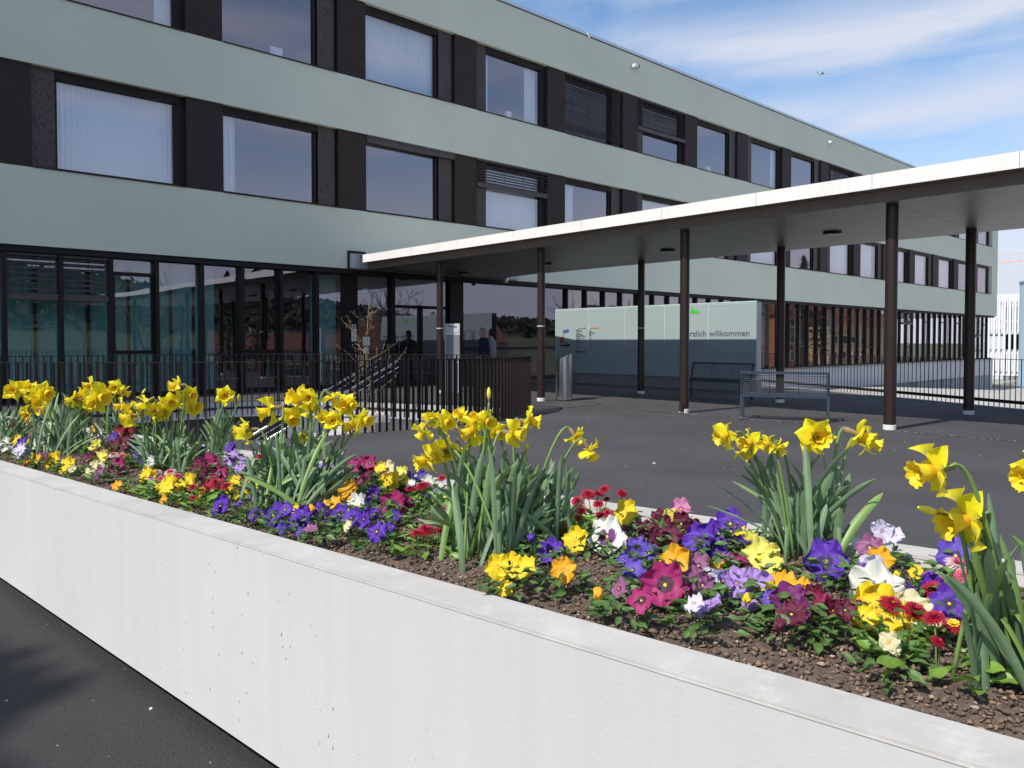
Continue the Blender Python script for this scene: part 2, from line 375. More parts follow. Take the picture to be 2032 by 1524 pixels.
bmesh.ops.recalc_face_normals(bm, faces=bm.faces)
for f in bm.faces:
    if f.normal.z < 0: f.normal_flip()
bm.to_mesh(me); bm.free()
tag(link('asphalt_terrace', me), kind='structure')
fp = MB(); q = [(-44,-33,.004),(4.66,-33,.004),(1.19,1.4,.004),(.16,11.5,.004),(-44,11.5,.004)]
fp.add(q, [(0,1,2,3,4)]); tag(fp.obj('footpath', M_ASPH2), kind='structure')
# slab edges round the stair well and along the drop on the right
sl = MB()
L_ = len(well_loop)
for i in range(L_):
    a = well_loop[i]; b = well_loop[(i+1) % L_]
    sl.add([(a.x,a.y,-0.004),(b.x,b.y,-0.004),(b.x,b.y,-0.34),(a.x,a.y,-0.34)], [(0,1,2,3)])
for a, b in zip(EAST, EAST[1:]):
    sl.add([(a[0],a[1],-0.004),(b[0],b[1],-0.004),(b[0],b[1],-0.4),(a[0],a[1],-0.4)], [(0,1,2,3)])
sl.add([(-45,-34,-.004),(10,-34,-.004),(10,-34,-3),(-45,-34,-3)], [(0,1,2,3)])
tag(sl.obj('terrace_slab_edge', M_CONCG), kind='structure')
wlm = MB()
off = []
cx = sum(p.x for p in well_loop)/L_; cy = sum(p.y for p in well_loop)/L_
for p in well_loop:
    d = Vector((p.x-cx, p.y-cy, 0)).normalized(); off.append(p + d*0.25)
for i in range(L_):
    a = off[i]; b = off[(i+1) % L_]
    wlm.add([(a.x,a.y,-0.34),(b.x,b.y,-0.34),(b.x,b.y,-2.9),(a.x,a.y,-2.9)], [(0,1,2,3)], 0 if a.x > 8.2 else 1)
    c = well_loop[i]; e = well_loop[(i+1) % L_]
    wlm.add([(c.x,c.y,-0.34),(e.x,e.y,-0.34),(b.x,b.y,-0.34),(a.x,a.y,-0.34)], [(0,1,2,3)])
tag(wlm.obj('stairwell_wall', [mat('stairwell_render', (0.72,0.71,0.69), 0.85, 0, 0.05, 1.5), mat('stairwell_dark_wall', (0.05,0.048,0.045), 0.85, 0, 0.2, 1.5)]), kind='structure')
wf = MB(); wf.add([(-8,8,-2.9),(13,8,-2.9),(13,19,-2.9),(-8,19,-2.9)], [(0,1,2,3)])
tag(wf.obj('lower_courtyard_floor', M_CONCD), kind='structure')

# terrain sheet: lower ground, falling away to the east, rising to a hill to the south
def ground_h(x, y):
    h = -2.95
    if x > 24: 
        t = min(1, max(0, (x-30)/45)); h = -2.62 if x > 72 else -2.62 + max(0, (72-x))*0.052*min(1, max(0, (y+10)/14))
        if x < 46: h = min(h, -2.62 + 26*0.052*min(1, max(0, (y+10)/14)))
        if x < 30: h = h + (-2.95-h)*(30-x)/6
    if x > 78: h = -2.62 - min(1, (x-78)/24)*3.9
    if y < -34 and x < 60: h = -2.95 + min(1, (-34-y)/30)*1.4
    if y < -120:
        r = (-120-y)/150.0
        w = math.exp(-((x-150)/220.0)**2)
        h += min(1, r)**1.3*25*w*(0.86+0.22*math.sin(x*0.017+1)+0.07*math.sin(x*0.05))
    return h
xs = sorted(set([-3500,-1800,-900,-500,-350] + list(range(-300, 24, 12)) + list(range(24, 132, 4)) + list(range(132, 420, 16)) + [500,700,1100,1900,3600]))
ys = sorted(set([-3500,-1800,-900,-600,-450] + list(range(-420, -60, 12)) + list(range(-60, 64, 4)) + [80,110,160,240,400,800,1800,3500]))
tm = MB(); nx = len(xs)
tm.add([(x,y,ground_h(x,y)) for y in ys for x in xs],
       [(j*nx+i, j*nx+i+1, (j+1)*nx+i+1, (j+1)*nx+i) for j in range(len(ys)-1) for i in range(nx-1)
        if not (-45 < (xs[i]+xs[i+1])/2 < 23 and -34 < (ys[j]+ys[j+1])/2 < D)])
cxy = [((xs[i]+xs[i+1])/2, (ys[j]+ys[j+1])/2) for j in range(len(ys)-1) for i in range(nx-1) if not (-45 < (xs[i]+xs[i+1])/2 < 23 and -34 < (ys[j]+ys[j+1])/2 < D)]
tm.m = [0 if (x > 20 and -22 < y < 40 and x < 170) else 1 for x, y in cxy]
tag(tm.obj('ground', [M_GROUND, mat('meadow', (0.075,0.085,0.04), 0.95, 0, 0.3, 0.05)], smooth=True), kind='structure')
# ================================================================== THE HOSPITAL BUILDING
B = thing('hospital_building', 'long sage green three storey building with dark window bands and glazed ground floor', 'building', (0, D, 0))
def bobj(mb, name, m, parent=None, smooth=False):
    """mesh in world coordinates, parented to the building or to one of its parts"""
    p = parent or B
    base = Vector((0, D, 0))
    mb.v = [(a, b-D, c) for a, b, c in mb.v]
    return mb.obj(name, m, p, smooth)
XL, XR = -16.0, 72.6
for z0, z1 in ((3.5,5.22),(7.5,9.07),(11.35,12.93)):
    bobj(MB().box(XL, XR, D, D+0.35, z0, z1), 'wall_band', M_PLASTER)
for z0, z1 in ((5.22,7.5),(9.07,11.35)):
    bobj(MB().box(71.15, XR, D+0.003, D+0.35, z0, z1), 'wall_pier', M_PLASTER)
bobj(MB().box(XR-0.35, XR-0.003, D+0.35, 33, 3.5, 12.93), 'end_wall', M_PLASTER)
bobj(MB().box(XL, XR, D+0.02, 33, 12.93, 12.965), 'roof_shadow_joint', M_BLACK)
bobj(MB().box(XL, XR+0.03, D-0.04, 33, 12.965, 13.07), 'roof_edge', M_COPING)
for x in (21.8,):
    bobj(MB().bar((x, D-0.03, 13.07), (x+0.06, D-0.12, 12.86), 0.03, 0.03), 'roof_hook', M_CREAM)
# rooms behind the glass
for z0, z1 in ((5.22,7.5),(9.07,11.35)):
    bobj(MB().box(XL, XR-0.36, 25.5, 25.6, z0-0.3, z1+0.3), 'room_back_wall', M_ROOM)
    bobj(MB().box(XL, XR-0.36, D+0.36, 25.5, z0-0.32, z0-0.3), 'room_floor', M_ROOMF)
    bobj(MB().box(XL, XR-0.36, D+0.36, 25.5, z1+0.3, z1+0.32), 'room_ceiling', M_ROOM)
pt = MB()
S0, PITCHX = 6.99, 4.265
for n in range(-6, 16):
    for z0, z1 in ((5.22,7.5),(9.07,11.35)):
        pt.box(S0+PITCHX*n+0.35, S0+PITCHX*n+0.5, D+0.36, 25.5, z0-0.3, z1+0.3)
bobj(pt, 'partition_wall', M_ROOM)

def curtain(x0, x1, z0, z1, y, m, parent, amp=0.03, per=0.11, drape=False):
    mb = MB(); n = max(6, int((x1-x0)/per*4)); vs = []
    ph = random.random()*6
    for i in range(n+1):
        t = i/n; x = x0+(x1-x0)*t
        w = math.sin(x/per*2*PI+ph+1.1*math.sin(x*5.1))*amp*(0.6+0.5*math.sin(x*2.3+ph))
        for j, z in enumerate((z1, (z0*2+z1)/3, z0)):
            xx = x + (0.02*math.sin(3*x+j) if 0 < i < n else 0)
            vs.append((xx, y+w*(0.7+0.25*j), z))
    fs = [(i*3+j, i*3+j+1, (i+1)*3+j+1, (i+1)*3+j) for i in range(n) for j in range(2)]
    mb.add(vs, fs); return bobj(mb, 'curtain', m, parent, True)

def blind(x0, x1, ztop, zbot, y, m, parent, name='blind', pitch=0.094, tilt=0.5, rail=True):
    b = bobj(MB().box(x0, x1, y-0.03, y+0.05, ztop-0.05, ztop), name, m, parent)
    # one slat mesh, copied
    L = x1-x0-0.04
    me = MB().add([(0,-0.035,-0.02),(L,-0.035,-0.02),(L,0.0,0.012),(0,0.0,0.012),(L,0.035,0.022),(0,0.035,0.022)],
                  [(0,1,2,3),(3,2,4,5)]).mesh('slat', m)
    z = ztop-0.09; k = 0
    while z > zbot+0.06:
        o = link('slat', me, b, (x0+0.02, y-D, z+random.uniform(-0.003, 0.003))); z -= pitch; k += 1
        o.rotation_euler = (tilt*0.2+random.uniform(-0.06,0.06), 0, 0)
    if rail:
        bobj(MB().box(x0+0.01, x1-0.01, y-0.03, y+0.03, zbot-0.02, zbot+0.12), 'bottom_rail', m, b)
    for t in (0.08, 0.36, 0.64, 0.92):
        bobj(MB().box(x0+L*t, x0+L*t+0.012, y-0.05, y-0.044, zbot, ztop), 'ladder_tape', m, b)
    return b

TYPE1 = {-1:'B',0:'A',1:'A',2:'B',3:'A',4:'B',6:'B',5:'A'}
TYPE2 = {-1:'B',0:'A',1:'A',2:'B',3:'A',4:'B',5:'A',6:'B'}
CUR = {(0,-1):[(0,1)],(0,0):[(0,.17)],(0,3):[(0,.3)],(0,4):[(0,1)],(0,2):[(0,1)],(1,-1):[(.86,1)],(1,1):[(0,1)],(1,2):[(0,.1),(.78,.98)],
       (1,6):[(.88,1)],(0,7):[(0,.2)],(1,7):[],(0,8):[(0,1)],(0,9):[(0,.9)],(0,10):[(.1,1)],(0,11):[(0,1)],(0,12):[(0,1)],(0,6):[(0,1)]}
BLI = {(1,3):1.0,(1,4):0.57,(0,2):0.40,(0,1):0.07,(1,8):0.5}
for fl, (z0, z1) in enumerate(((5.22,7.5),(9.07,11.35))):
    for n in range(-5, 15):
        S = S0+PITCHX*n; ty = (TYPE1, TYPE2)[fl].get(n, 'A' if n % 2 else 'B')
        bobj(MB().box(S, S+0.93, D+0.06, D+0.3, z0, z1), 'brown_panel', M_BROWN)
        if ty == 'A': w0, w1, p0, p1 = S+0.93, S+3.55, S+3.67, S+4.20
        else: w0, w1, p0, p1 = S+1.45, S+4.0, S+0.93, S+1.40
        W = bobj(MB().box(w0-0.05, w0, D+0.2, D+0.34, z0+0.09, z1-0.2).box(w1, w1+0.09, D+0.2, D+0.34, z0+0.09, z1-0.2)
                 .box(w0-0.05, w1+0.09, D+0.2, D+0.34, z0+0.03, z0+0.09).box(w0-0.05, w1+0.09, D+0.14, D+0.34, z1-0.2, z1-0.003), 'window', M_FRAME)
        bobj(MB().box(w0, w1, D+0.255, D+0.265, z0+0.09, z1-0.2), 'pane', M_GLASS_UP, W)
        bobj(MB().box(S+0.93, S+PITCHX, D-0.03, D+0.2, z0+0.002, z0+0.03), 'sill', M_BROWN, W)
        for a, b in CUR.get((fl, n), [(0, random.choice((0.15,1,0.3,1)))] if n > 6 or n < -1 else []):
            curtain(w0+(w1-w0)*a, w0+(w1-w0)*b, z0+0.05, z1-0.1, D+0.42, M_CURT, W)
        bobj(MB().box(p0, p1, D+0.15, D+0.165, z0+0.03, z1-0.003), 'perforated_panel', M_PERF)
        bobj(MB().box(p0-0.02, p1+0.02, D+0.30, D+0.32, z0+0.03, z1-0.003), 'panel_backing', M_FRAME)
        if ty == 'A': bobj(MB().box(p1, S+PITCHX-0.003, D+0.2, D+0.3, z0+0.03, z1-0.003), 'shadow_gap', M_BLACK)
        else: bobj(MB().box(w1+0.09, S+PITCHX-0.003, D+0.2, D+0.3, z0+0.03, z1-0.003), 'shadow_gap', M_BLACK)
        if (fl, n) in BLI:
            fr = BLI[(fl, n)]
            blind(S+0.94, S+PITCHX-0.01, z1-0.01, z0+0.06+(z1-z0-0.1)*(1-fr), D+0.07, M_SLAT, B, rail=fr < 0.99, pitch=0.094)
# things standing on the inner sills
for x, z, w, h, lab in ((9.35,9.18,0.34,0.26,'white box on the sill behind the second floor window at upper left'),
                        (18.0,9.18,0.24,0.26,'white card on the sill of the window before the closed blinds'),
                        (30.4,9.18,0.26,0.24,'small white card on the sill of a far second floor window')):
    tag(MB().box(x, x+w, D+0.30, D+0.42, z, z+h).obj('sill_box', M_PAPER, bevel=0.004), lab, 'box')
# cameras on the top band
def facade_camera(x, z, lab):
    t = thing('security_camera', lab, 'camera', (x, D, z))
    MB().box(-0.05,0.05,-0.04,-0.002,-0.08,0.08).obj('mount', M_CREAM, t)
    MB().box(-0.13,0.10,-0.24,-0.04,-0.06,0.07).obj('housing', M_CREAM, t, bevel=0.008)
    MB().box(0.10,0.16,-0.235,-0.045,-0.055,0.065).obj('lens_hood', M_DKGL, t)
facade_camera(24.6, 12.45, 'small white security camera on the top green band above the closed blinds')
facade_camera(41.8, 12.42, 'small white security camera on the top green band at the far right')

# ---- ground floor glazing
GX = [3.10,4.19,5.24,6.27,7.37,8.43,9.52,10.60]
YG = D+0.30
bobj(MB().box(XL, XR-0.4, D+0.05, D+0.5, 3.36, 3.497), 'head_beam', M_BLACK)
bobj(MB().box(XL, 34.0, YG-0.04, YG+0.1, 0.0, 0.13), 'base_rail', M_FRAME)
def fin(x, w=0.07, d=0.20, z0=0.0):
    bobj(MB().box(x-w/2, x+w/2, YG-d, YG+0.06, z0, 3.36), 'mullion', M_FRAME)
def gpane(x0, x1, z0=0.13, z1=3.36, extra=None):
    bobj(MB().box(x0, x1, YG, YG+0.012, z0, z1), 'ground_floor_pane', M_GLASS_GR if x0 < 21 else M_GLASS_UP)
left = [3.10-1.06*k for k in range(12, 0, -1)] + GX
for x in left: fin(x, 0.085)
for a, b in zip(left, left[1:]): gpane(a+0.03, b-0.03)
gpane(10.63, 11.5); bobj(MB().box(11.5, 11.95, YG-0.12, YG+0.15, 0, 3.36), 'entrance_post', M_FRAME)
def casement(a, b, zt, zb):
    mb = MB()
    mb.box(a+0.04, b-0.04, YG-0.05, YG-0.005, zt, zt+0.09); mb.box(a+0.04, b-0.04, YG-0.05, YG-0.005, zb-0.09, zb)
    mb.box(a+0.04, a+0.11, YG-0.05, YG-0.005, zb, zt); mb.box(b-0.11, b-0.04, YG-0.05, YG-0.005, zb, zt)
    bobj(mb, 'casement_frame', M_FRAME)
casement(5.24, 6.27, 2.96, 1.16); casement(8.43, 9.52, 2.96, 1.16)
bobj(MB().box(8.43, 9.52, YG-0.05, YG-0.005, 0.9, 1.07), 'casement_frame', M_FRAME)
blind(3.14, 4.15, 3.34, 2.33, YG-0.12, M_SLAT, B, 'window_blind', 0.115, 0.9); blind(4.23, 5.20, 3.34, 2.33, YG-0.12, M_SLAT, B, 'window_blind', 0.115, 0.9)
# entrance: fixed light, sliding doors, wide post
gpane(11.95, 13.12); fin(13.2, 0.12, 0.14)
dr = bobj(MB().box(13.26, 13.34, YG-0.03, YG+0.03, 0.02, 2.5).box(14.18,14.26, YG-0.03, YG+0.03, 0.02, 2.5).box(13.26,14.26,YG-0.03,YG+0.03,2.42,2.5).box(13.26,14.26,YG-0.03,YG+0.03,0.02,0.12), 'sliding_door', M_FRAME)
bobj(MB().box(13.34,14.18,YG-0.005,YG+0.005,0.12,2.42), 'pane', M_GLASS_GR, dr)
dr = bobj(MB().box(14.30,14.38, YG-0.03, YG+0.03, 0.02, 2.5).box(15.30,15.38, YG-0.03, YG+0.03, 0.02, 2.5).box(14.30,15.38,YG-0.03,YG+0.03,2.42,2.5).box(14.30,15.38,YG-0.03,YG+0.03,0.02,0.12), 'sliding_door', M_FRAME)
bobj(MB().box(14.38,15.30,YG-0.005,YG+0.005,0.12,2.42), 'pane', M_GLASS_GR, dr)
gpane(13.26, 15.4, 2.52, 3.36)
bobj(MB().box(15.4, 15.95, YG-0.14, YG+0.25, 0, 3.36), 'entrance_post', M_FRAME)
gpane(15.95, 20.95, 0.13, 3.36)
bobj(MB().box(15.95, 20.95, YG-0.07, YG-0.003, 1.10, 1.19), 'crash_rail', M_FRAME)
xs_r = [20.99 + 1.062*k for k in range(0, 48)]
for i, x in enumerate(xs_r):
    if x < 71.9: fin(x, 0.075, 0.12)
for i, (a, b) in enumerate(zip(xs_r, xs_r[1:])):
    if b < 71.9:
        gpane(a+0.04, b-0.04, 0.13 if a < 34 else 0.05)
        if i % 3 == 1:
            bobj(MB().box(a+0.045, b-0.045, YG-0.06, YG-0.005, 2.72, 2.80), 'transom', M_FRAME)
            if i % 2: bobj(MB().box(a+0.045, b-0.045, YG-0.06, YG-0.005, 1.0, 1.08), 'transom', M_FRAME)
bobj(MB().box(34.0, XR-0.4, YG-0.05, YG+0.1, -0.08, 0.05), 'base_rail', M_FRAME)
for k, fr in ((12,1),(13,1),(30,.25),(31,.25),(42,.5),(43,.5),(44,.5)):
    a, b = xs_r[k], xs_r[k+1]
    zb = 0.12 if fr == 1 else 3.34-3.2*fr
    blind(a+0.05, b-0.05, 3.34, zb, YG-0.13, M_SLATB if fr == 1 else M_SLAT, B, 'window_blind', 0.115 if fr < 1 else 0.10, 0.6, rail=fr < 1)
# plinth under the glazing where the ground falls away, with a louvred strip
bobj(MB().box(23.7, 72.3, D+0.16, 33, -1.35, -0.083), 'plinth', M_CONCG)
lo = MB(); bobj(MB().box(44, 72.2, D+0.75, D+0.8, -3.0, -1.353), 'louvre_backing', M_CONCD)
lm = MB().box(-0.05,0.05,-0.25,0.25,-1.6,0).mesh('louvre', M_CONCG)
x = 47.0
while x < 71.8:
    link('louvre', lm, B, (x, 0.45, -1.354)); x += 0.62
bobj(MB().box(71.9, 72.3, D+0.17, D+0.8, -3.0, -1.353), 'plinth_pier', M_CONCG)
# lobby interior
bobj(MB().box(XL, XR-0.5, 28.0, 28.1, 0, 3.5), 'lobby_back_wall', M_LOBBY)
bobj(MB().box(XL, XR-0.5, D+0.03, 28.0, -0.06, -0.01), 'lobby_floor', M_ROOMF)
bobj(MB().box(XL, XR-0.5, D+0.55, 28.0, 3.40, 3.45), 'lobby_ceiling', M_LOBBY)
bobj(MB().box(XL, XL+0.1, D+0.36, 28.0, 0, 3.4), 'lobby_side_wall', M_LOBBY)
bobj(MB().box(24.3, 24.4, D+0.56, 28.0, 0, 3.4), 'lobby_side_wall', M_LOBBY)
for a, b, y in ((-6,1.4,20.5),(1.5,4.9,20.45),(4.95,7.35,20.5),(7.4,7.9,20.4),(10.75,11.6,20.5)):
    curtain(a, b, 0.05, 3.35, y, M_CURTG, B, 0.05, 0.26)
for x, y in ((3.75,20.35),(4.85,20.35),(5.75,20.35),(6.75,20.35)):
    bobj(MB().box(x, x+0.06, y, y+0.06, 0, 3.4), 'curtain_post', M_FRAME)
M_CURTD = mat('grey_curtain',(.30,.34,.32),.9)
for k in range(12):
    a = 25 + k*4.0
    curtain(a, a+.8, 0.1, 3.3, D+1.5, M_CURTD, B, 0.05, 0.2)
# notices and intercom at the entrance
t = thing('intercom', 'grey steel door intercom panel on the dark post left of the entrance', 'intercom', (11.80, YG-0.15, 1.62))
MB().box(-0.09,0.09,0,0.03,-0.24,0.14).obj('panel', M_STEEL, t, bevel=0.004)
MB().box(-0.06,0.06,-0.006,-0.002,0.17,0.26).obj('sign_plate', M_PAPER, t)
MB().box(-0.035,0.035,-0.008,-0.001,0.19,0.24).obj('symbol', M_INK, t)
MB().lathe([(0.02,0),(0.02,0.01)], 10).obj('button', M_LAMP, t).location = (0.02,-0.004,-0.16)
tag(MB().box(12.18,12.42,YG-0.012,YG-0.006,1.25,1.52).obj('notice', M_PAPER), 'white paper notice with two text lines on the glass left of the doors', 'notice')
tag(MB().box(12.20,12.38,YG-0.012,YG-0.006,0.98,1.20).obj('notice', M_PAPER), 'lower white paper notice on the glass left of the doors', 'notice')
tag(MB().box(12.22,12.38,YG+0.02,YG+0.03,2.86,2.98).obj('notice', M_PAPER), 'small pale notice high on the glass left of the doors', 'notice')
# red jackets inside
def jacket(x, y, z, c, lab):
    mb = MB(); n = 14; prof = []
    for i in range(n+1):
        a = PI*2*i/n; prof.append(a)
    lv = [(0.0,0.30),(0.35,0.28),(0.7,0.24),(0.86,0.2),(0.9,0.08)]
    vs = [(x+r*math.cos(2*PI*k/16)*(1+0.06*math.sin(3*k)), y+0.45*r*math.sin(2*PI*k/16), z+h) for h, r in lv for k in range(16)]
    fs = [(i*16+k, i*16+(k+1)%16, (i+1)*16+(k+1)%16, (i+1)*16+k) for i in range(4) for k in range(16)] + [tuple(64+k for k in range(16))]
    mb.add(vs, fs); tag(mb.obj('jacket', c, smooth=True), lab, 'jacket')
M_JACK = mat('red_cloth', (0.30,0.015,0.04), 0.9)
jacket(9.15, 20.9, 0.15, M_JACK, 'dark red jacket hanging inside behind the ground floor glass, seen through the railing')
jacket(11.1, 20.9, 0.45, M_JACK, 'smaller dark red jacket hanging inside near the entrance post')

# ================================================================== ENTRANCE CANOPY
C = thing('entrance_canopy', 'long pale concrete entrance canopy on dark round columns', 'canopy')
XF, ZT, ZB, ZS = 11.76, 3.88, 3.66, 3.5
def back_x(y): return 16.86 + max(0, (y-18.3))*0.5
js = [19.25,18.73,16.79,14.83,12.80,10.72,8.70,6.76,4.85,2.95,1.0,-0.95,-2.9,-4.85,-6.8,-8.75]
def front_x(y): return XF - (0.03*max(0, -2-y)**2)
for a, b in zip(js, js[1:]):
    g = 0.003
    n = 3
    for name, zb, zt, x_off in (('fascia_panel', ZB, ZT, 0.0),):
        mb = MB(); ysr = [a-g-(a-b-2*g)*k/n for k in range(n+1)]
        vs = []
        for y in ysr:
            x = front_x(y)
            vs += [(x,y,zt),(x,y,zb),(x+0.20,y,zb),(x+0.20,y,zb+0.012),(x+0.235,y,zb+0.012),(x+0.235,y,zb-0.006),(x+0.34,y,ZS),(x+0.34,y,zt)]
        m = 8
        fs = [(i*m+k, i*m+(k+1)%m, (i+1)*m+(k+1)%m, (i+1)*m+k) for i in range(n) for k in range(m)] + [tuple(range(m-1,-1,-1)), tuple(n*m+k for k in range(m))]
        mb.add(vs, fs, 0); mb.m = [1 if (i < n*m and 1 <= i % m <= 6) else 0 for i in range(len(fs))]; mb.obj(name, [M_CONC, M_LIP_SHADE], C)
rf_ = [(front_x(y)+0.345, y) for y in (-8.7,-7,-5,-3.5,-2,1,6,12,18.2)] + [(16.80,18.2),(16.80,-8.7)]
MB().prism(rf_, ZT-0.003, ZT+0.012).obj('roof_surface', mat('pale_roof_screed',(0.58,0.56,0.53),0.9,0,0.1,1.0), C)
cols_y = [16.4, 12.55, 8.62, 4.80, 0.98, -2.84, -6.66]
bays = [19.64, 16.4, 12.55, 8.62, 4.80, 0.98, -2.84, -6.66, -8.75]
for a, b in zip(bays, bays[1:]):
    g = 0.004
    poly = [(front_x(a)+0.343, a-g), (back_x(a)-0.05, a-g)] + [(back_x(y)-0.05, y) for y in ((a*2+b)/3, (a+2*b)/3)] + [(back_x(b)-0.05, b+g), (front_x(b)+0.343, b+g)]
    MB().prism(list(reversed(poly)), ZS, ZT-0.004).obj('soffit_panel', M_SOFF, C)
MB().box(11.55, 18.2, D-0.16, D-0.004, 3.52, 3.86).obj('wall_joint', M_CONCG, C)
MB().box(11.50, 11.56, D-0.05, D-0.002, 3.40, 4.02).box(11.56, 12.1, D-0.05, D-0.002, 3.96, 4.02).obj('joint_trim', M_BLACK, C)
MB().box(11.80, 18.0, 19.0, 19.6, 3.884, 3.90).obj('roof_flashing', M_COPING, C)
rc = MB().lathe([(0.09,0.075),(0.09,3.497)], 28).mesh('column', M_COLUMN); smooth_by_angle(rc)
rk = MB().lathe([(0.096,-0.01),(0.096,0.072),(0.088,0.078)], 28).mesh('base_collar', M_WHITE); smooth_by_angle(rk)
for x0 in (12.40, 16.10):
    for y in cols_y:
        if x0 > 13 and y > 13: continue
        c = link('column', rc, C, (x0, y, 0)); link('base_collar', rk, c)
        if abs(y-8.62) < 0.1 and x0 < 13:
            MB().box(-0.125,-0.06,-0.055,0.03,0.03,0.16).obj('bracket', M_BROWN, c)
        if y in (16.4, 12.55): MB().lathe([(0.094,0),(0.094,0.02)], 24).obj('cable_tie', M_WHITE, c).location = (0,0,1.72)
def downlight(x, y, lab):
    t = thing('ceiling_light', lab, 'lamp', (x, y, ZS), group='round lights under the canopy')
    MB().lathe([(0.16,-0.05),(0.17,-0.045),(0.17,-0.002)], 28).obj('housing', M_LAMP, t)
    MB().lathe([(0.13,-0.056),(0.13,-0.052)], 24).obj('diffuser', mat('lamp_lens',(0.05,0.05,0.05),0.2), t)
downlight(14.6, 6.76, 'dark round ceiling light under the canopy between the two right columns')
downlight(14.6, 10.62, 'dark round ceiling light under the canopy left of the middle front column')
downlight(14.7, 14.7, 'dark round ceiling light under the canopy just right of the column beside the bin')
downlight(14.8, 18.3, 'dark round ceiling light under the canopy in front of the entrance doors')
t = thing('dome_camera', 'small white dome camera hanging under the far edge of the canopy', 'camera', (17.2, 19.1, ZS))
MB().lathe([(0.10,-0.05),(0.10,-0.002)], 20).obj('mount', M_CREAM, t)
MB().lathe([(0.02,-0.16),(0.07,-0.13),(0.085,-0.08),(0.085,-0.051)], 20).obj('dome', M_CREAM, t, True)
# paving seams by the column line
sm = MB(); 
sm.box(12.17,12.185,2.5,12.9,0.003,0.005)
tag(sm.obj('paving_joint', mat('joint_filler',(0.03,0.03,0.03),0.9)), kind='structure')
ch = MB()
for k in range(150):
    y = random.uniform(3.0, 8.4) if k % 3 else random.uniform(3, 12.5); x = 12.178+random.gauss(0,0.012); s = random.uniform(0.006,0.018)
    ch.add([(x-s/2,y-s,0.008),(x+s/2,y-s*.6,0.009),(x+s/2,y+s,0.008),(x-s/3,y+s*.8,0.009)], [(0,1,2,3)])
tag(ch.obj('joint_chips', M_WHITE), kind='stuff')
arc = MB(); pts = [(10.85,10.9),(11.8,10.9),(12.6,10.95),(12.95,11.4),(12.6,12.0),(12.0,12.2),(11.4,12.3)]
pl = densify(pts, 0.2); arc.v = []
for a, b in zip(pl, pl[1:]): arc.bar((a.x,a.y,0.0045),(b.x,b.y,0.0045),0.035,0.002)
tag(arc.obj('paving_seam', mat('joint_filler',(0,0,0))), kind='structure')

# ================================================================== RAILINGS
def railing_top(pts, z, m, parent, name='top_rail', w=0.05, h=0.012):
    mb = MB(); vs = []; n = len(pts)
    for i, p in enumerate(pts):
        d = (pts[min(i+1,n-1)]-pts[max(i-1,0)]).normalized(); r = Vector((d.y,-d.x,0))
        for a, b in ((-w/2,0),(w/2,0),(w/2,h),(-w/2,h)): vs.append((p.x+r.x*a, p.y+r.y*a, z+b))
    fs = [(i*4+k, i*4+(k+1)%4, (i+1)*4+(k+1)%4, (i+1)*4+k) for i in range(n-1) for k in range(4)] + [(3,2,1,0), tuple((n-1)*4+k for k in range(4))]
    mb.add(vs, fs); return mb.obj(name, m, parent)
bar_me = MB().box(-0.006,0.006,-0.03,0.03,-0.30,1.085).mesh('bar', M_RAIL)
R = thing('stairwell_railing', 'curved dark brown vertical bar railing round the stairwell', 'railing')
for i, p in enumerate(well_loop):
    q = well_loop[(i+1) % L_]; pr = well_loop[i-1]; d = (q-pr).normalized()
    ang = math.atan2(d.y, d.x)
    if i < 300 and p.x > -5:
        link('bar', bar_me, R, (p.x, p.y, 0.0), (0, 0, ang))
railing_top(well_loop, 1.085, M_RAIL, R)
railing_top(well_loop, -0.16, M_RAIL, R, 'lower_rail', 0.03, 0.05)
R2 = thing('terrace_railing', 'straight dark vertical bar railing along the right edge of the terrace behind the benches', 'railing')
ep = densify(EAST[1:7], 0.128)
thin_me = MB().box(-0.0065,0.0065,-0.0065,0.0065,-0.06,1.0).mesh('bar', M_RAIL)
for i, p in enumerate(ep):
    d = (ep[min(i+1,len(ep)-1)]-ep[max(i-1,0)]).normalized(); r = Vector((d.y,-d.x,0))
    link('bar', thin_me, R2, (p.x-0.03*r.x, p.y-0.03*r.y, 0), (0,0,math.atan2(d.y,d.x)+PI/2*0))
railing_top(ep, 1.0, M_RAIL, R2); railing_top([p-Vector((0.03,0,0)) for p in ep], 0.09, M_RAIL, R2, 'lower_rail', 0.03, 0.07)
railing_top([p-Vector((0.03,0,0)) for p in ep], -0.05, M_RAIL, R2, 'lower_rail', 0.03, 0.05)
kb = MB(); n = len(ep)
for i in range(n-1):
    a, b = ep[i], ep[i+1]
    kb.add([(a.x-0.32,a.y,0),(b.x-0.32,b.y,0),(b.x-0.1,b.y,0.0),(a.x-0.1,a.y,0.0),(a.x-0.32,a.y,0.012),(b.x-0.32,b.y,0.012),(b.x-0.1,b.y,0.012),(a.x-0.1,a.y,0.012)],
           [(4,5,6,7),(0,4,7,3),(0,1,5,4),(3,7,6,2)])
tag(kb.obj('edge_strip', M_CONCD), kind='structure')

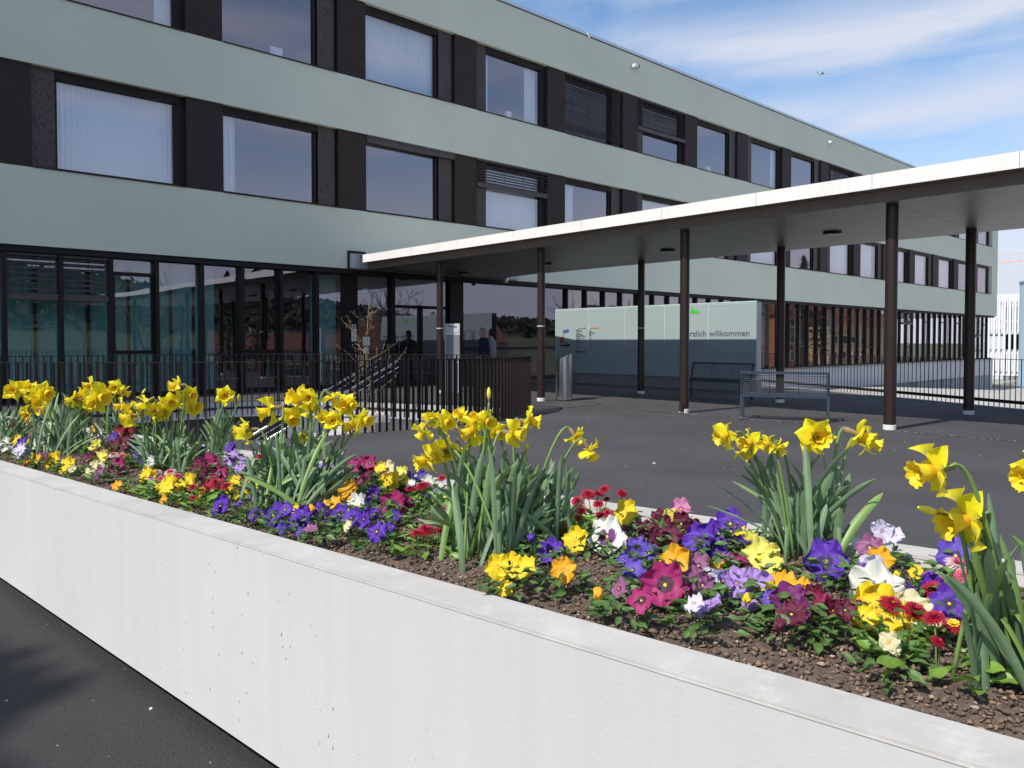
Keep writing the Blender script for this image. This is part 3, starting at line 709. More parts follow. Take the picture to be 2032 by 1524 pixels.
# stair with bright handrails inside the well
St = thing('outdoor_staircase', 'concrete stair descending into the stairwell below the terrace', 'stairs')
sd = Vector((-0.94, 0.33, 0)); sp = Vector((0.33, 0.94, 0)); top = Vector((9.05, 13.75, 0))
for k in range(14):
    a = top + sd*(0.32*k); z = -0.19*(k+1)
    mb = MB(); c = [a, a+sd*0.34, a+sd*0.34+sp*1.75, a+sp*1.75]
    mb.prism([(p.x, p.y) for p in c], z-0.16, z); mb.obj('step', M_CONCG, St)
for off_, nm in ((0.02,'near'),(1.72,'far')):
    a = top+sp*off_+sd*-0.25; b = top+sp*off_+sd*4.6
    hr = thing('handrail', 'bright steel handrail on the %s side of the descending stair' % nm, 'handrail')
    MB().tube([a+Vector((0,0,1.0)), b+Vector((0,0,1.0-4.85*0.58))], 0.03, 10).obj('rail', M_STEEL, hr, True)
    MB().tube([a+Vector((0,0,0.86)), b+Vector((0,0,0.86-4.85*0.58))], 0.009, 6).obj('lower_rod', M_STEEL, hr)
    for k in range(7):
        p = a.lerp(b, (k+0.5)/7); z = 1.0-4.85*0.58*(k+0.5)/7
        MB().tube([p+Vector((0,0,z-1.0)), p+Vector((0,0,z))], 0.012, 6).obj('post', M_RAIL, hr)
# windows in the sunk court wall
for k, (x, y) in enumerate(((10.2,12.2),(9.9,12.95),(9.6,13.7))):
    tag(MB().box(-0.04,0.0,-0.2,0.2,-2.0,-0.75).obj('court_window', M_DKGL, loc=(x-0.05,y,0)), ('nearest','middle','farthest')[k]+' narrow dark window in the pale sunk wall under the terrace', 'window')

# ================================================================== TOTEM, BIN, BENCHES, GLASS WALL
t = thing('totem_sign', 'slim white information totem with grey panel beside the entrance column', 'sign', (12.78, 16.35, 0), math.radians(-42))
MB().box(-0.20,0.20,-0.04,0.04,0.0,1.86).obj('body', M_TOTEMW, t, bevel=0.004)
MB().box(-0.165,0.19,-0.047,-0.041,0.86,1.56).obj('grey_panel', M_TOTEMG, t)
for x in (-0.11, 0.03, 0.13): MB().box(x,x+0.018,-0.046,-0.041,0.05,0.80).obj('slot', M_TOTEMG, t)
mb = MB(); mb.add([(-0.15,-0.046,1.80),(-0.10,-0.046,1.835),(-0.085,-0.046,1.80),(-0.12,-0.046,1.79)], [(0,1,2,3)]); mb.box(-0.08,0.12,-0.047,-0.043,1.765,1.785); mb.obj('logo_print', M_INK, t)
tb = MB(); 
for i in range(10):
    x = -0.16+0.035*i; tb.bar((x,-0.046,1.64+0.03*math.sin(i*.7)),(x+0.035,-0.046,1.64+0.03*math.sin((i+1)*.7)),0.004,0.004)
tb.obj('wave_line', M_INK, t)

t = thing('litter_bin', 'cylindrical stainless steel litter bin with slanted top beside the column', 'bin', (12.90, 12.30, 0))
mb = MB(); n = 40; r = 0.20; vs = []
for k in range(n):
    a = 2*PI*k/n; vs.append((r*math.cos(a), r*math.sin(a), 0.02))
tilt = RGT
for k in range(n):
    a = 2*PI*k/n; px, py = r*math.cos(a), r*math.sin(a); vs.append((px, py, 1.02+0.42*(px*tilt.x+py*tilt.y)))
fs = [(k,(k+1)%n,n+(k+1)%n,n+k) for k in range(n)]
mb.add(vs, fs); mb.obj('shell', M_STEEL, t, True)
mb = MB(); mb.add([(v[0]*0.985, v[1]*0.985, v[2]-0.012) for v in vs[n:]], [tuple(range(n))]); mb.obj('lid', mat('bin_lid',(0.35,0.35,0.35),0.35,0.9), t)
mb = MB(); c0 = RGT*-0.03; 
mb.lathe([(0.075,0),(0.075,0.006)], 20); o = mb.obj('opening', M_INK, t); o.location = (c0.x, c0.y, 1.012); o.rotation_euler = Vector((-0.42*RGT.x,-0.42*RGT.y,1)).to_track_quat('Z','Y').to_euler()
MB().lathe([(0.185,0.0),(0.185,0.02)], 30).obj('foot', M_INK, t)
MB().box(-0.01,0.01,-0.212,-0.19,0.25,1.0).obj('door_seam', M_INK, t).rotation_euler = (0,0,math.radians(100))

def bench(name, label, loc, rotz, L=1.72):
    t = thing(name, label, 'bench', loc, rotz, 'park benches under the canopy')   # length along local Y, back at local x=0, seat toward +x
    for sy in (0, L):
        # rear post with backrest upright
        lg = MB(); lg.bar((0.0,sy,0.0),(0.03,sy,0.44),0.04,0.05,up=(1,0,0)); lg.bar((0.03,sy,0.44),(-0.07,sy,0.84),0.04,0.05,up=(1,0,0)); lg.bar((-0.05,sy,0.006),(0.04,sy,0.10),0.05,0.03,up=(1,0,0))
        lg.obj('leg', M_BENCH, t)
        fl = MB(); fl.bar((0.52,sy,0.0),(0.50,sy,0.62),0.035,0.05,up=(1,0,0)); fl.obj('leg', M_BENCH, t)
        sf = MB(); sf.tube([(0.02,sy,0.42),(0.2,sy,0.385),(0.38,sy,0.40),(0.52,sy,0.44)], 0.018, 6); sf.obj('seat_frame', M_BENCH, t)
        ar = MB(); ar.tube([(-0.02,sy,0.635),(0.12,sy,0.655),(0.36,sy,0.655),(0.50,sy,0.62)], 0.017, 6); ar.obj('armrest', M_BENCH, t)
    MB().bar((-0.07,-0.02,0.835),(-0.07,L+0.02,0.835),0.05,0.045).obj('back_rail', M_BENCH, t)
    MB().bar((0.03,0,0.43),(0.03,L,0.43),0.05,0.05).obj('rear_beam', M_BENCH, t)
    MB().bar((0.52,0,0.435),(0.52,L,0.435),0.05,0.04).obj('front_beam', M_BENCH, t)
    rod = MB().tube([(0,0.01,0),(0,L-0.01,0)], 0.0045, 6).mesh('rod', M_BENCHW)
    for k in range(12):
        f = (k+0.7)/12; link('rod', rod, t, (0.03-0.10*f, 0, 0.45+0.375*f))
    for k in range(19):
        f = (k+0.5)/19; link('rod', rod, t, (0.05+0.45*f, 0, 0.425-0.028*math.sin(PI*f)))
    for f in (1/3, 2/3):
        MB().tube([(-0.066,L*f,0.82),(0.02,L*f,0.45),(0.2,L*f,0.395),(0.38,L*f,0.40),(0.5,L*f,0.425)], 0.006, 6).obj('cross_rod', M_BENCHW, t)
    return t
d1 = Vector((12.17-12.78, 7.12-5.88, 0)); 
bench('park_bench', 'nearer blue grey metal bench in front of the right columns, half in sun', (12.66, 5.90, 0), math.atan2(d1.y, d1.x)-PI/2, 1.42)
bench('park_bench', 'farther dark metal bench before the lettered glass wall', (16.45, 11.20, 0), PI, 1.67)

# glass wall with lettering
GW = thing('welcome_wall', 'long aqua glass wall lettered with a German welcome on a concrete base', 'wall', (18.75, 10.73, 0))
MB().box(0.03,0.27,0.0,7.5,0,0.34).obj('base', M_CONCD, GW)
for k in range(5):
    y0 = 0.004+1.51*k; MB().box(0,0.02,y0,y0+1.495,0.34,2.45).obj('glass_panel', M_AQUA, GW)
    MB().box(0.002,0.018,y0+1.4955,y0+1.5135,0.34,2.45).obj('joint_strip', M_AQUAE, GW)
MB().box(-0.001,0.03,0.0,7.55,2.452,2.475).obj('top_edge', M_AQUAE, GW)
MB().box(-0.006,-0.001,0.02,7.5,2.405,2.415).obj('top_line', M_AQUAE, GW)
MB().box(0.021,0.25,0.0,7.55,0.341,2.445).obj('core', M_AQUA, GW)
for cy_, r_, zc in ((2.3,1.75,0.0),(5.2,2.2,-0.35),(6.6,1.3,0.1),(0.2,1.1,0.1)):
    mb = MB(); n = 40; vs = []; ok = []
    for i in range(n+1):
        a = PI*i/n; y = cy_-r_*math.cos(a); z = zc+r_*0.62*math.sin(a)
        y = min(max(y, 0.03), 7.48); vs += [(-0.004-0.0005*int(cy_), y, 0.345), (-0.004-0.0005*int(cy_), y, max(0.346, z+0.34))]
    fs = [(2*i, 2*i+2, 2*i+3, 2*i+1) for i in range(n)]
    mb.add(vs, fs); mb.obj('hill_print', M_AQUAD, GW)
def text_mesh(s, size, m, parent, loc, rot, name):
    cu = bpy.data.curves.new('lettering', 'FONT'); cu.body = s; cu.size = size; cu.extrude = 0.0015
    o = bpy.data.objects.new('lettering_src', cu); COL.objects.link(o)
    dg = bpy.context.evaluated_depsgraph_get(); me = bpy.data.meshes.new_from_object(o.evaluated_get(dg))
    bpy.data.objects.remove(o); me.materials.clear(); me.materials.append(m)
    return link(name, me, parent, loc, rot)
tx = text_mesh('Herzlich willkommen', 0.235, M_TEXT, GW, (0,0,0), (PI/2, 0, -PI/2), 'lettering')
wdt = tx.dimensions.x if tx.dimensions.x else max(v.co.x for v in tx.data.vertices)
sx = (13.17-10.94)/max(v.co.x for v in tx.data.vertices)
tx.scale = (sx, 1.0, 1); tx.location = (-0.009, 13.17-10.73, 1.53)
mb = MB(); mb.add([(-0.008,2.12,2.20),(-0.008,2.10,2.26),(-0.008,2.06,2.34),(-0.008,2.0,2.33),(-0.008,1.93,2.26),(-0.008,1.88,2.27),(-0.008,1.82,2.23),(-0.008,1.78,2.185)], [tuple(range(8))]); mb.obj('green_logo', M_GREEN, GW)
def wp(px, pz):   # print coordinates measured on the wall
    return px
def wprint(y0, y1, z0, z1, m, name='print_bar', x=-0.008):
    MB().box(x-0.001, x, y0-10.73, y1-10.73, z0, z1).obj(name, m, GW)
def wy(px): return 18.28 - (px-1102)*(18.28-15.23)/(1241-1102) if px < 1241 else 15.23-(px-1241)*0.0193
def wz(py, px): 
    dd = 26.3-(px-1102)*0.0137; return 1.372+(678-py)*dd/1515
mb = MB(); q = [(1118,656),(1130,653),(1131,659),(1119,662)]; mb.add([(-0.009, wy(a)-10.73, wz(b,a)) for a, b in q], [(3,2,1,0)]); mb.obj('blue_map', M_BLUE, GW)
wprint(wy(1120), wy(1112.5), wz(681,1116), wz(669,1116), M_RED, 'red_map'); wprint(wy(1120), wy(1118), wz(669,1118), wz(664.5,1118), M_RED, 'red_map')
wprint(wy(1127.5), wy(1122), wz(680.8,1125), wz(679,1125), M_INK); wprint(wy(1133), wy(1112), wz(687,1120), wz(684,1120), M_INK); wprint(wy(1133), wy(1126), wz(684,1130), wz(682.5,1130), M_INK)
for a, b in ((1139.5,687),(1124,690),(1134,696)): wprint(wy(a)-0.015, wy(a)+0.015, wz(b,a)-0.02, wz(b,a)+0.02, M_INK)
wprint(wy(1166), wy(1149), wz(652.5,1155), wz(651,1155), M_GREYP, 'heading_bar'); wprint(wy(1148.7), wy(1146), wz(653,1147), wz(651.5,1147), M_WHITE, 'heading_bar')
wprint(wy(1192), wy(1174.5), wz(652,1183), wz(650,1183), M_OCHRE, 'heading_bar'); wprint(wy(1174.5), wy(1171), wz(652,1172), wz(650,1172), M_WHITE, 'heading_bar')
wprint(wy(1166), wy(1145), wz(699,1155), wz(697,1155), M_INK, 'heading_bar')
rows = [(654.5,6),(656.5,13),(658.5,11),(661.5,8),(663.5,14),(665.5,15),(667.5,20),(669.3,7),(671.5,18),(673.5,6),(675.5,14),(677.5,11),(679.5,14),(681.5,7),(683.5,9),(685.5,8),(687.5,10),(690,7),(692.5,6),(694.5,7),(701.5,5),(703,7),(705.5,7)]
for y_, w_ in rows: wprint(wy(1145.5+w_), wy(1145.5), wz(y_+0.35,1150), wz(y_-0.35,1150), M_TEXT, 'text_line')
for y_, w_ in [(655,4),(657.5,6),(659.5,9),(661.5,13),(663.5,5),(665.5,6),(668.5,5),(671,5),(674,6),(678.5,5),(680.5,6),(682.5,6),(684.5,9)]: wprint(wy(1171.5+w_), wy(1171.5), wz(y_+0.3,1175), wz(y_-0.3,1175), M_TEXT, 'text_line')
# ================================================================== PEOPLE
def skin_body(name, verts, edges, mats, region, parent=None):
    """verts: (x,y,z,radius); one continuous surface grown with a Skin modifier"""
    me = bpy.data.meshes.new(name); bmx = bmesh.new(); sk = bmx.verts.layers.skin.verify()
    vv = []
    for i, (x, y, z, r) in enumerate(verts):
        v = bmx.verts.new((x, y, z)); v[sk].radius = (r, r) if not isinstance(r, tuple) else r
        v[sk].use_root = (i == 0); vv.append(v)
    for a, b in edges: bmx.edges.new((vv[a], vv[b]))
    bmx.to_mesh(me); bmx.free()
    o = bpy.data.objects.new(name+'_src', me); COL.objects.link(o)
    o.modifiers.new('Skin', 'SKIN'); sb = o.modifiers.new('Sub', 'SUBSURF'); sb.levels = 2; sb.render_levels = 2
    dg = bpy.context.evaluated_depsgraph_get(); m2 = bpy.data.meshes.new_from_object(o.evaluated_get(dg))
    bpy.data.objects.remove(o)
    m2.materials.clear()
    for m in mats: m2.materials.append(m)
    m2.polygons.foreach_set('use_smooth', [True]*len(m2.polygons))
    for p in m2.polygons: p.material_index = region(p.center)
    return link(name, m2, parent)
M_SKIN = mat('skin', (0.50,0.30,0.23), 0.6); M_NAVY = mat('navy_cloth', (0.012,0.014,0.05), 0.85); M_TROU = mat('dark_trousers', (0.03,0.03,0.035), 0.9)
M_HAIR = mat('grey_hair', (0.30,0.28,0.26), 0.9); M_HAIRD = mat('dark_hair', (0.03,0.025,0.02), 0.9); M_LIGHTC = mat('light_grey_cloth', (0.38,0.36,0.38), 0.9); M_DARKC = mat('black_cloth', (0.012,0.012,0.014), 0.9)
def person(label, loc, rotz, top_m, hair_m, lean=0.0, arm=0.35, scale=1.0):
    t = thing('person', label, 'person', loc, rotz); t.scale = (scale,)*3     # faces local -Y
    V = [(0,0,0.95,(.155,.12)),(0,-.01,1.12,(.16,.115)),(0,-.02-lean*.3,1.30,(.185,.125)),(0,-.02-lean*.5,1.43,(.13,.09)),(0,-.02-lean*.7,1.50,.058),
         (0,-.04-lean,1.56,.07),(0,-.045-lean,1.65,.093),(0,-.04-lean,1.735,.07),
         (.19,-.02-lean*.4,1.41,.062),(.27,-.01,1.17,.052),(.27,-arm*.45,.98,.042),(.265,-arm*.62,.90,.034),
         (-.19,-.02-lean*.4,1.41,.062),(-.27,.0,1.16,.052),(-.28,-.06,.93,.042),(-.28,-.09,.85,.034),
         (.09,0,.88,.10),(.10,-.05,.50,.068),(.10,.03,.10,.045),(.10,-.12,.045,.042),
         (-.09,0,.88,.10),(-.10,.06,.50,.068),(-.10,.14,.12,.045),(-.10,.02,.045,.042),
         (0,-.135-lean,1.645,.018),(.088,-.03-lean,1.64,.016),(-.088,-.03-lean,1.64,.016)]
    Eg = [(0,1),(1,2),(2,3),(3,4),(4,5),(5,6),(6,7),(3,8),(8,9),(9,10),(10,11),(3,12),(12,13),(13,14),(14,15),
          (0,16),(16,17),(17,18),(18,19),(0,20),(20,21),(21,22),(22,23),(6,24),(6,25),(6,26)]
    for side, wi in ((1,11),(-1,15)):
        x, y, z, _ = V[wi]
        for k in range(5):
            a = (k-1.6)*0.020; ln = (.05,.075,.085,.078,.06)[k]
            i0 = len(V); V += [(x+a*.3, y+a, z-.05, .012), (x-side*.01, y+a*1.1-.008, z-.05-ln*.55, .009), (x-side*.022, y+a*1.05-.016, z-.05-ln, .008)]
            Eg += [(wi,i0),(i0,i0+1),(i0+1,i0+2)]
    def region(c):
        if c.z > 1.49: return 0
        if abs(c.x) > .2 and c.z < .92: return 0
        if c.z > .86 or (abs(c.x) > .21 and c.z > .9): return 1
        return 2 if c.z > .10 else 3
    body = skin_body('body', V, Eg, [M_SKIN, top_m, M_TROU, M_DARKC], region, t)
    jb = MB().lathe([(0.20,0.80),(0.205,0.92),(0.195,1.12),(0.205,1.28),(0.17,1.41),(0.08,1.475)], 20); jb.v = [(x*1.02, y*.74-.01-lean*.3*max(0,(z-1)/.5), z) for x, y, z in jb.v]
    jb.obj('jacket', top_m, t, True)
    hb = MB().lathe([(0.02,0.135),(0.062,0.12),(0.094,0.06),(0.101,0.0),(0.094,-0.05),(0.07,-0.09)], 18); hb.v = [(x, y*1.08+.012, z) for x, y, z in hb.v if True]
    ho = hb.obj('hair', hair_m, t, True); ho.location = (0, -.028-lean, 1.66)
    # face side stays open: push hair back from the face
    for v in ho.data.vertices:
        if v.co.y < -0.045 and v.co.z < 0.07: v.co.y = -0.03
    return t
person('elderly person in a navy blue jacket walking past the big window by the railing', (14.87,17.46,0.0), math.radians(-100), M_NAVY, M_HAIR, 0.06, 0.6, 1.0)
person('person with dark hair and pale top half hidden behind the navy blue jacket', (15.38,17.72,0.0), math.radians(-150), M_LIGHTC, M_HAIRD, 0.0, 0.3, 0.985)
person('dark silhouetted person standing inside the glass entrance doors', (15.3,22.2,0.0), math.radians(200), M_DARKC, M_HAIRD, 0.03, 0.3, 0.98)
person('second dark silhouette inside, left of the person at the doors', (13.6,22.6,0.0), math.radians(170), M_DARKC, M_HAIRD, 0.03, 0.3, 0.96)

# ================================================================== TREES
M_BARK = mat('bark', (0.11,0.085,0.06), 0.95, 0, 0.25, 8); M_TWIG = mat('budding_twig', (0.19,0.15,0.10), 0.9); M_BUD = mat('bud', (0.24,0.17,0.08), 0.8)
def branch_net(mb, p, d, ln, r, depth, rnd, spread=0.55, bend=0.25, ends=None, nseg=3, up=0.1):
    pts = [p.copy()]; q = p.copy(); dd = d.copy()
    for i in range(nseg):
        dd = (dd + Vector((rnd.gauss(0,bend), rnd.gauss(0,bend), rnd.gauss(0,bend*0.6)+up))*0.5).normalized(); q = q + dd*ln/nseg; pts.append(q.copy())
    mb.tube(pts, [r*(1-0.45*i/nseg) for i in range(nseg+1)], 5, 0, False)
    if ends is not None: ends += pts[1:]
    if depth == 0: return
    for k in range(rnd.choice((2,3,3))):
        b = pts[rnd.randint(1, nseg)]; ax = Vector((rnd.gauss(0,1),rnd.gauss(0,1),rnd.gauss(0,.6))).normalized()
        branch_net(mb, b, (dd + ax*spread*1.4).normalized(), ln*rnd.uniform(.55,.8), r*.55, depth-1, rnd, spread, bend, ends, nseg, up)
# budding sapling in front of the stair
rnd = random.Random(5)
sap = thing('sapling', 'thin bare sapling with small brown buds growing between the railing and the stair', 'tree', (6.72, 10.95, -2.9))
mb = MB(); tk = [Vector((0,0,0)),Vector((.03,.02,1.5)),Vector((-.02,0,2.9)),Vector((.03,.01,3.7)),Vector((.05,0,4.35)),Vector((.10,.02,4.92))]
mb.tube(tk, [.035,.03,.024,.016,.010,.004], 7); mb.obj('trunk', mat('green_bark',(0.16,0.15,0.08),0.9), sap, True)
mb = MB(); ends = []
for k in range(17):
    z = 2.35+k*0.145; t_ = (z-2.3)/2.6; a = rnd.uniform(0, 2*PI); ln = rnd.uniform(.42,.85)*(1.05-t_*.72)
    d = Vector((math.cos(a), math.sin(a), rnd.uniform(.35,.9))).normalized()
    branch_net(mb, Vector((0.02,0,z)), d, ln, .0075, 1, rnd, .55, .22, ends, 4, .12)
mb.obj('branch', M_TWIG, sap)
bd = MB()
for e in ends:
    for _ in range(rnd.choice((0,1,1,2))):
        q = e + Vector((rnd.gauss(0,.015),rnd.gauss(0,.015),rnd.gauss(0,.015))); s = rnd.uniform(.006,.013)
        bd.add([q+Vector((s,0,0)),q+Vector((-s*.5,s*.8,0)),q+Vector((-s*.5,-s*.8,0)),q+Vector((0,0,s*1.8)),q-Vector((0,0,s))], [(0,1,3),(1,2,3),(2,0,3),(1,0,4),(2,1,4),(0,2,4)])
tag(bd.obj('bud', M_BUD, sap), kind='stuff')

M_FOL = mat('dark_conifer', (0.035,0.060,0.030), 0.85, 0, 0.35, 3)
def leafy_tree(loc, h, w, label, rnd, n=2600, m=None, conifer=True):
    t = thing('evergreen_tree', label, 'tree', loc, 0, None)
    MB().tube([(0,0,0),(0.05,0,h*.5),(0,0,h*.93)], [h*.022,h*.014,h*.004], 8).obj('trunk', M_BARK, t, True)
    mb = MB()
    for i in range(n):
        z = rnd.random()**0.8; a = rnd.uniform(0,2*PI)
        R_ = w*((1-z)**.8 if conifer else math.sqrt(max(0.02,1-(2*z-1)**2)))*(0.72+0.28*math.sin(a*3+z*19))
        r = R_*math.sqrt(rnd.random()); zz = h*(.16+.84*z); s = rnd.uniform(.10,.26)*h/9
        c = Vector((r*math.cos(a), r*math.sin(a), zz)); u = Vector((math.cos(a),math.sin(a),-.35+rnd.gauss(0,.3))).normalized(); v = Vector((-math.sin(a),math.cos(a),rnd.gauss(0,.4))).normalized()
        mb.add([c-u*s*.3-v*s*.5, c+u*s-v*s*.15, c+u*s*1.1+v*s*.2, c-u*s*.2+v*s*.5], [(0,1,2,3)])
    tag(mb.obj('crown', m or M_FOL, t), kind='stuff')
    return t
rnd = random.Random(9)
leafy_tree((-9.3, 3.85, 0), 11.85, 2.3, 'tall dark evergreen left of the camera that shades the foreground path', rnd, 15000, None, False)
for k, (x, y, h) in enumerate(((34,-44,12),(41,-52,14),(101,-11,16),(109,-12,15),(119,-40,11),(190,-46,13))):
    leafy_tree((x,y,-2.7), h, h*.2, ('first','second','third','fourth','fifth','sixth')[k]+' of the dark conifers across the street, counted from the left', rnd, 1300)
def bare_tree(loc, h, label, seed):
    rr = random.Random(seed); t = thing('bare_tree', label, 'tree', loc); mb = MB()
    mb.tube([(0,0,0),(.1,.05,h*.22),(.05,0,h*.4)], [h*.03,h*.022,h*.016], 7); mb.obj('trunk', M_BARK, t, True)
    mb = MB()
    for k in range(7):
        a = k*0.9+rr.random(); branch_net(mb, Vector((.05,0,h*(.22+.03*k))), Vector((math.cos(a)*.7,math.sin(a)*.7,.75)).normalized(), h*.34, h*.011, 3, rr, .6, .25, None, 3, .1)
    tag(mb.obj('crown', M_BARK, t), kind='stuff')
bare_tree((23,-36,-2.5), 11, 'bare street tree across the street, nearest the camera side', 3)
bare_tree((53,-40,-2.5), 12, 'bare street tree between the red roofed houses', 4)
bare_tree((99,-52,-2.5), 14, 'bare tree right of the red roofed houses, mirrored in the big window', 8)

# wood on the hill
hw = MB(); rr = random.Random(2)
for i in range(12000):
    x = rr.uniform(-100, 420); y = -150-rr.random()*150; g = ground_h(x, y)
    if g < 4: continue
    s = rr.uniform(.9,2.0); c = Vector((x, y, g+rr.uniform(0,5)))
    for k in range(5):
        a = rr.uniform(0,2*PI); u = Vector((math.cos(a),math.sin(a),0))*s*.7; v = Vector((rr.gauss(0,.3),rr.gauss(0,.3),1))*s
        c2 = c+Vector((rr.gauss(0,2),rr.gauss(0,2),rr.uniform(0,2))); hw.add([c2-u, c2+u, c2+u*.6+v, c2-u*.5+v*1.1], [(0,1,2,3)])
tag(hw.obj('hillside_wood', mat('winter_wood', (0.055,0.048,0.042), 0.95, 0, 0.3, 0.05)), 'bare winter wood covering the hill across the valley', 'wood', kind='stuff')

# ================================================================== HOUSES ACROSS THE STREET (seen mirrored in the glass)
M_TILE = mat('red_roof_tiles', (0.14,0.058,0.038), 0.9, 0, 0.3, 2, 0.5, 6, bdist=0.05); M_WIN = mat('house_window', (0.03,0.035,0.04), 0.15)
def house(label, loc, w, d, h, rise, rot, wall, roof=M_TILE, dormer=False):
    t = thing('house', label, 'house', loc, rot)
    MB().box(-w/2,w/2,-d/2,d/2,0,h).obj('wall', wall, t)
    mb = MB(); e = .5
    mb.add([(-w/2-e,-d/2-e,h-.2),(w/2+e,-d/2-e,h-.2),(w/2+e,d/2+e,h-.2),(-w/2-e,d/2+e,h-.2),(-w/2-e,0,h+rise),(w/2+e,0,h+rise)], [(0,1,5,4),(2,3,4,5),(1,2,5),(3,0,4),(3,2,1,0)])
    rf = mb.obj('roof', roof, t)
    MB().box(-w*.2,-w*.2+.7,-.4,.4,h+rise*.4,h+rise+.9).obj('chimney', wall, rf)
    for sy in (-1, 1):
        for fl in range(max(1,int(h//2.7))):
            k = max(2, int(w//2.6))
            for i in range(k):
                x = -w/2+w*(i+.5)/k
                f = MB().box(x-.6,x+.6,sy*(d/2+.03)-.03,sy*(d/2+.03)+.03,.9+2.7*fl,2.3+2.7*fl).obj('window', M_WHITE, t)
                MB().box(x-.5,x+.5,sy*(d/2+.07)-.01,sy*(d/2+.07)+.01,1.0+2.7*fl,2.2+2.7*fl).obj('pane', M_WIN, f)
    if dormer:
        dd = MB().box(-1.3,1.3,d*.22,d*.42,h+rise*.12,h+rise*.62).obj('dormer', M_WHITE, t)
        mb = MB(); mb.add([(-1.6,d*.05,h+rise*.6),(1.6,d*.05,h+rise*.6),(1.6,d*.46,h+rise*.6),(-1.6,d*.46,h+rise*.6),(0,d*.05,h+rise*.95),(0,d*.46,h+rise*.95)], [(0,1,4),(3,5,2),(0,4,5,3),(1,2,5,4)])
        mb.obj('dormer_roof', M_TILE, dd)
        MB().box(-.9,.9,d*.42+.01,d*.42+.04,h+rise*.2,h+rise*.52).obj('dormer_window', M_WIN, dd)
W1 = mat('cream_render',(0.46,0.41,0.32),0.9); W2 = mat('yellow_render',(0.56,0.42,0.20),0.9); W3 = mat('white_render',(0.6,0.6,0.58),0.9); W4 = mat('ochre_render',(0.44,0.33,0.21),0.9)
house('long low house with a red tiled roof across the street', (58,-82,-3.0), 24, 9, 3.0, 2.8, .05, W1)
house('gabled house with a white dormer in its red tiled roof', (56,-46,-3.0), 12, 9, 3.4, 3.9, -.1, W4, dormer=True)
house('wide house with weathered red roof beyond the dormer house', (74,-56,-3.0), 16, 10, 4.4, 3.6, .1, W1)
house('small cottage with red roof at the far left of the street', (12,-112,-3.0), 12, 8, 2.6, 2.2, 0, W3)
house('tall yellow rendered house with a steep red roof', (138,-26,-2.6), 13, 11, 7.4, 4.0, .1, W2)
house('pale yellow house beyond the tall yellow house', (163,-31,-2.6), 14, 11, 7.4, 4.4, .1, W2)
house('white rendered house between the yellow houses and the conifers', (88,-30,-2.6), 10, 9, 5.4, 3.6, .0, W3)
house('narrow orange brick house with red roof left of the yellow houses', (117,-25,-2.6), 9, 9, 8.4, 4.2, .05, mat('orange_brick',(0.36,0.14,0.07),0.9))
house('grey cottage opposite the planter', (-60,30,-2.6), 16, 9, 4.2, 3.0, 1.5, W3)

# ================================================================== FAR RIGHT: parking deck, silo, hall, crane
M_WSLAT = mat('white_slat', (0.74,0.74,0.74), 0.6); M_DARKI = mat('deck_dark', (0.02,0.02,0.03), 0.9); M_SILO = mat('silo_ribs', (0.33,0.42,0.49), 0.5, 0.2)
P = thing('parking_deck', 'white parking deck screened by tall vertical white slats', 'building', (126.0, 26.0, -6.5))
for z in (0.0, 3.2, 6.3, 9.3, 13.6): MB().box(0.8,22,0,12.5,z,z+.35).obj('floor_slab', M_WSLAT, P)
MB().box(20,20.2,0,12.5,0,14).obj('rear_wall', M_DARKI, P)
for z in (3.0,6.1,8.9,10.7,12.9): MB().box(0.3,0.42,0,12.5,z,z+.28).obj('cross_rail', M_WSLAT, P)
fl_me = MB().box(0,.12,-.11,.11,5.9,14.3).mesh('slat', M_WSLAT); lo_me = MB().box(0,.12,-.11,.11,0.0,9.0).mesh('slat', M_WSLAT); hi_me = MB().box(0,.12,-.10,.10,9.1,14.3).mesh('slat', M_WSLAT); lw_me = MB().box(0,.12,-.10,.10,3.6,6.4).mesh('slat', M_WSLAT)
long_me = MB().box(0,.14,-.14,.14,3.0,14.4).mesh('slat', M_WSLAT)
for k in range(38):
    y = .2+.33*k
    if k % 2: link('slat', long_me, P, (0,y,0))
    else: link('slat', hi_me, P, (.14,y,0)); link('slat', lw_me, P, (.14,y,0))
for k in range(16): MB().box(.4,.46,0,12.5,.15+.18*k,.22+.18*k).obj('fence_bar', M_WSLAT, P)
S = thing('ribbed_silo', 'blue grey round stair tower with fine vertical ribs', 'tower', (111.5, 23.55, -6.5))
mb = MB(); n = 72; prof = []
vs = []; 
for z in (0, 15.1):
    for k in range(n*2):
        a = PI*k/n; r = 4.05 if (k % 2) else 3.92; vs.append((r*math.cos(a), r*math.sin(a), z))
mb.add(vs, [(k,(k+1)%(2*n),2*n+(k+1)%(2*n),2*n+k) for k in range(2*n)] + [tuple(2*n+k for k in range(2*n))]); mb.obj('ribbed_shell', M_SILO, S)
MB().lathe([(4.15,15.101),(4.15,15.3)], 48).obj('rim', M_SILO, S)
Hh = thing('pale_hall', 'pale hall with rounded roof edge behind the parking deck', 'building', (184, 20, -6.5))
mb = MB(); prof = [(0,0),(0,15.5),(0.6,16.6),(2.5,17.6),(8,18.3),(20,18.6),(20,0)]
vs = [(x,0,z) for x,z in prof] + [(x,36,z) for x,z in prof]; m_ = len(prof)
mb.add(vs, [(k,(k+1)%m_,m_+(k+1)%m_,m_+k) for k in range(m_)] + [tuple(range(m_-1,-1,-1)), tuple(m_+k for k in range(m_))]); mb.obj('shell', mat('pale_cladding',(0.60,0.62,0.66),0.5), Hh)
MB().box(-.15,-.003,0,36,9.2,9.7).obj('dark_band', M_DARKI, Hh)
for y in (15.5,21,26.5): MB().lathe([(1.2,0),(1.5,.15),(1.2,.5)], 20).obj('roof_light', M_PAPER, Hh).location = (-.4, y, 13.2)
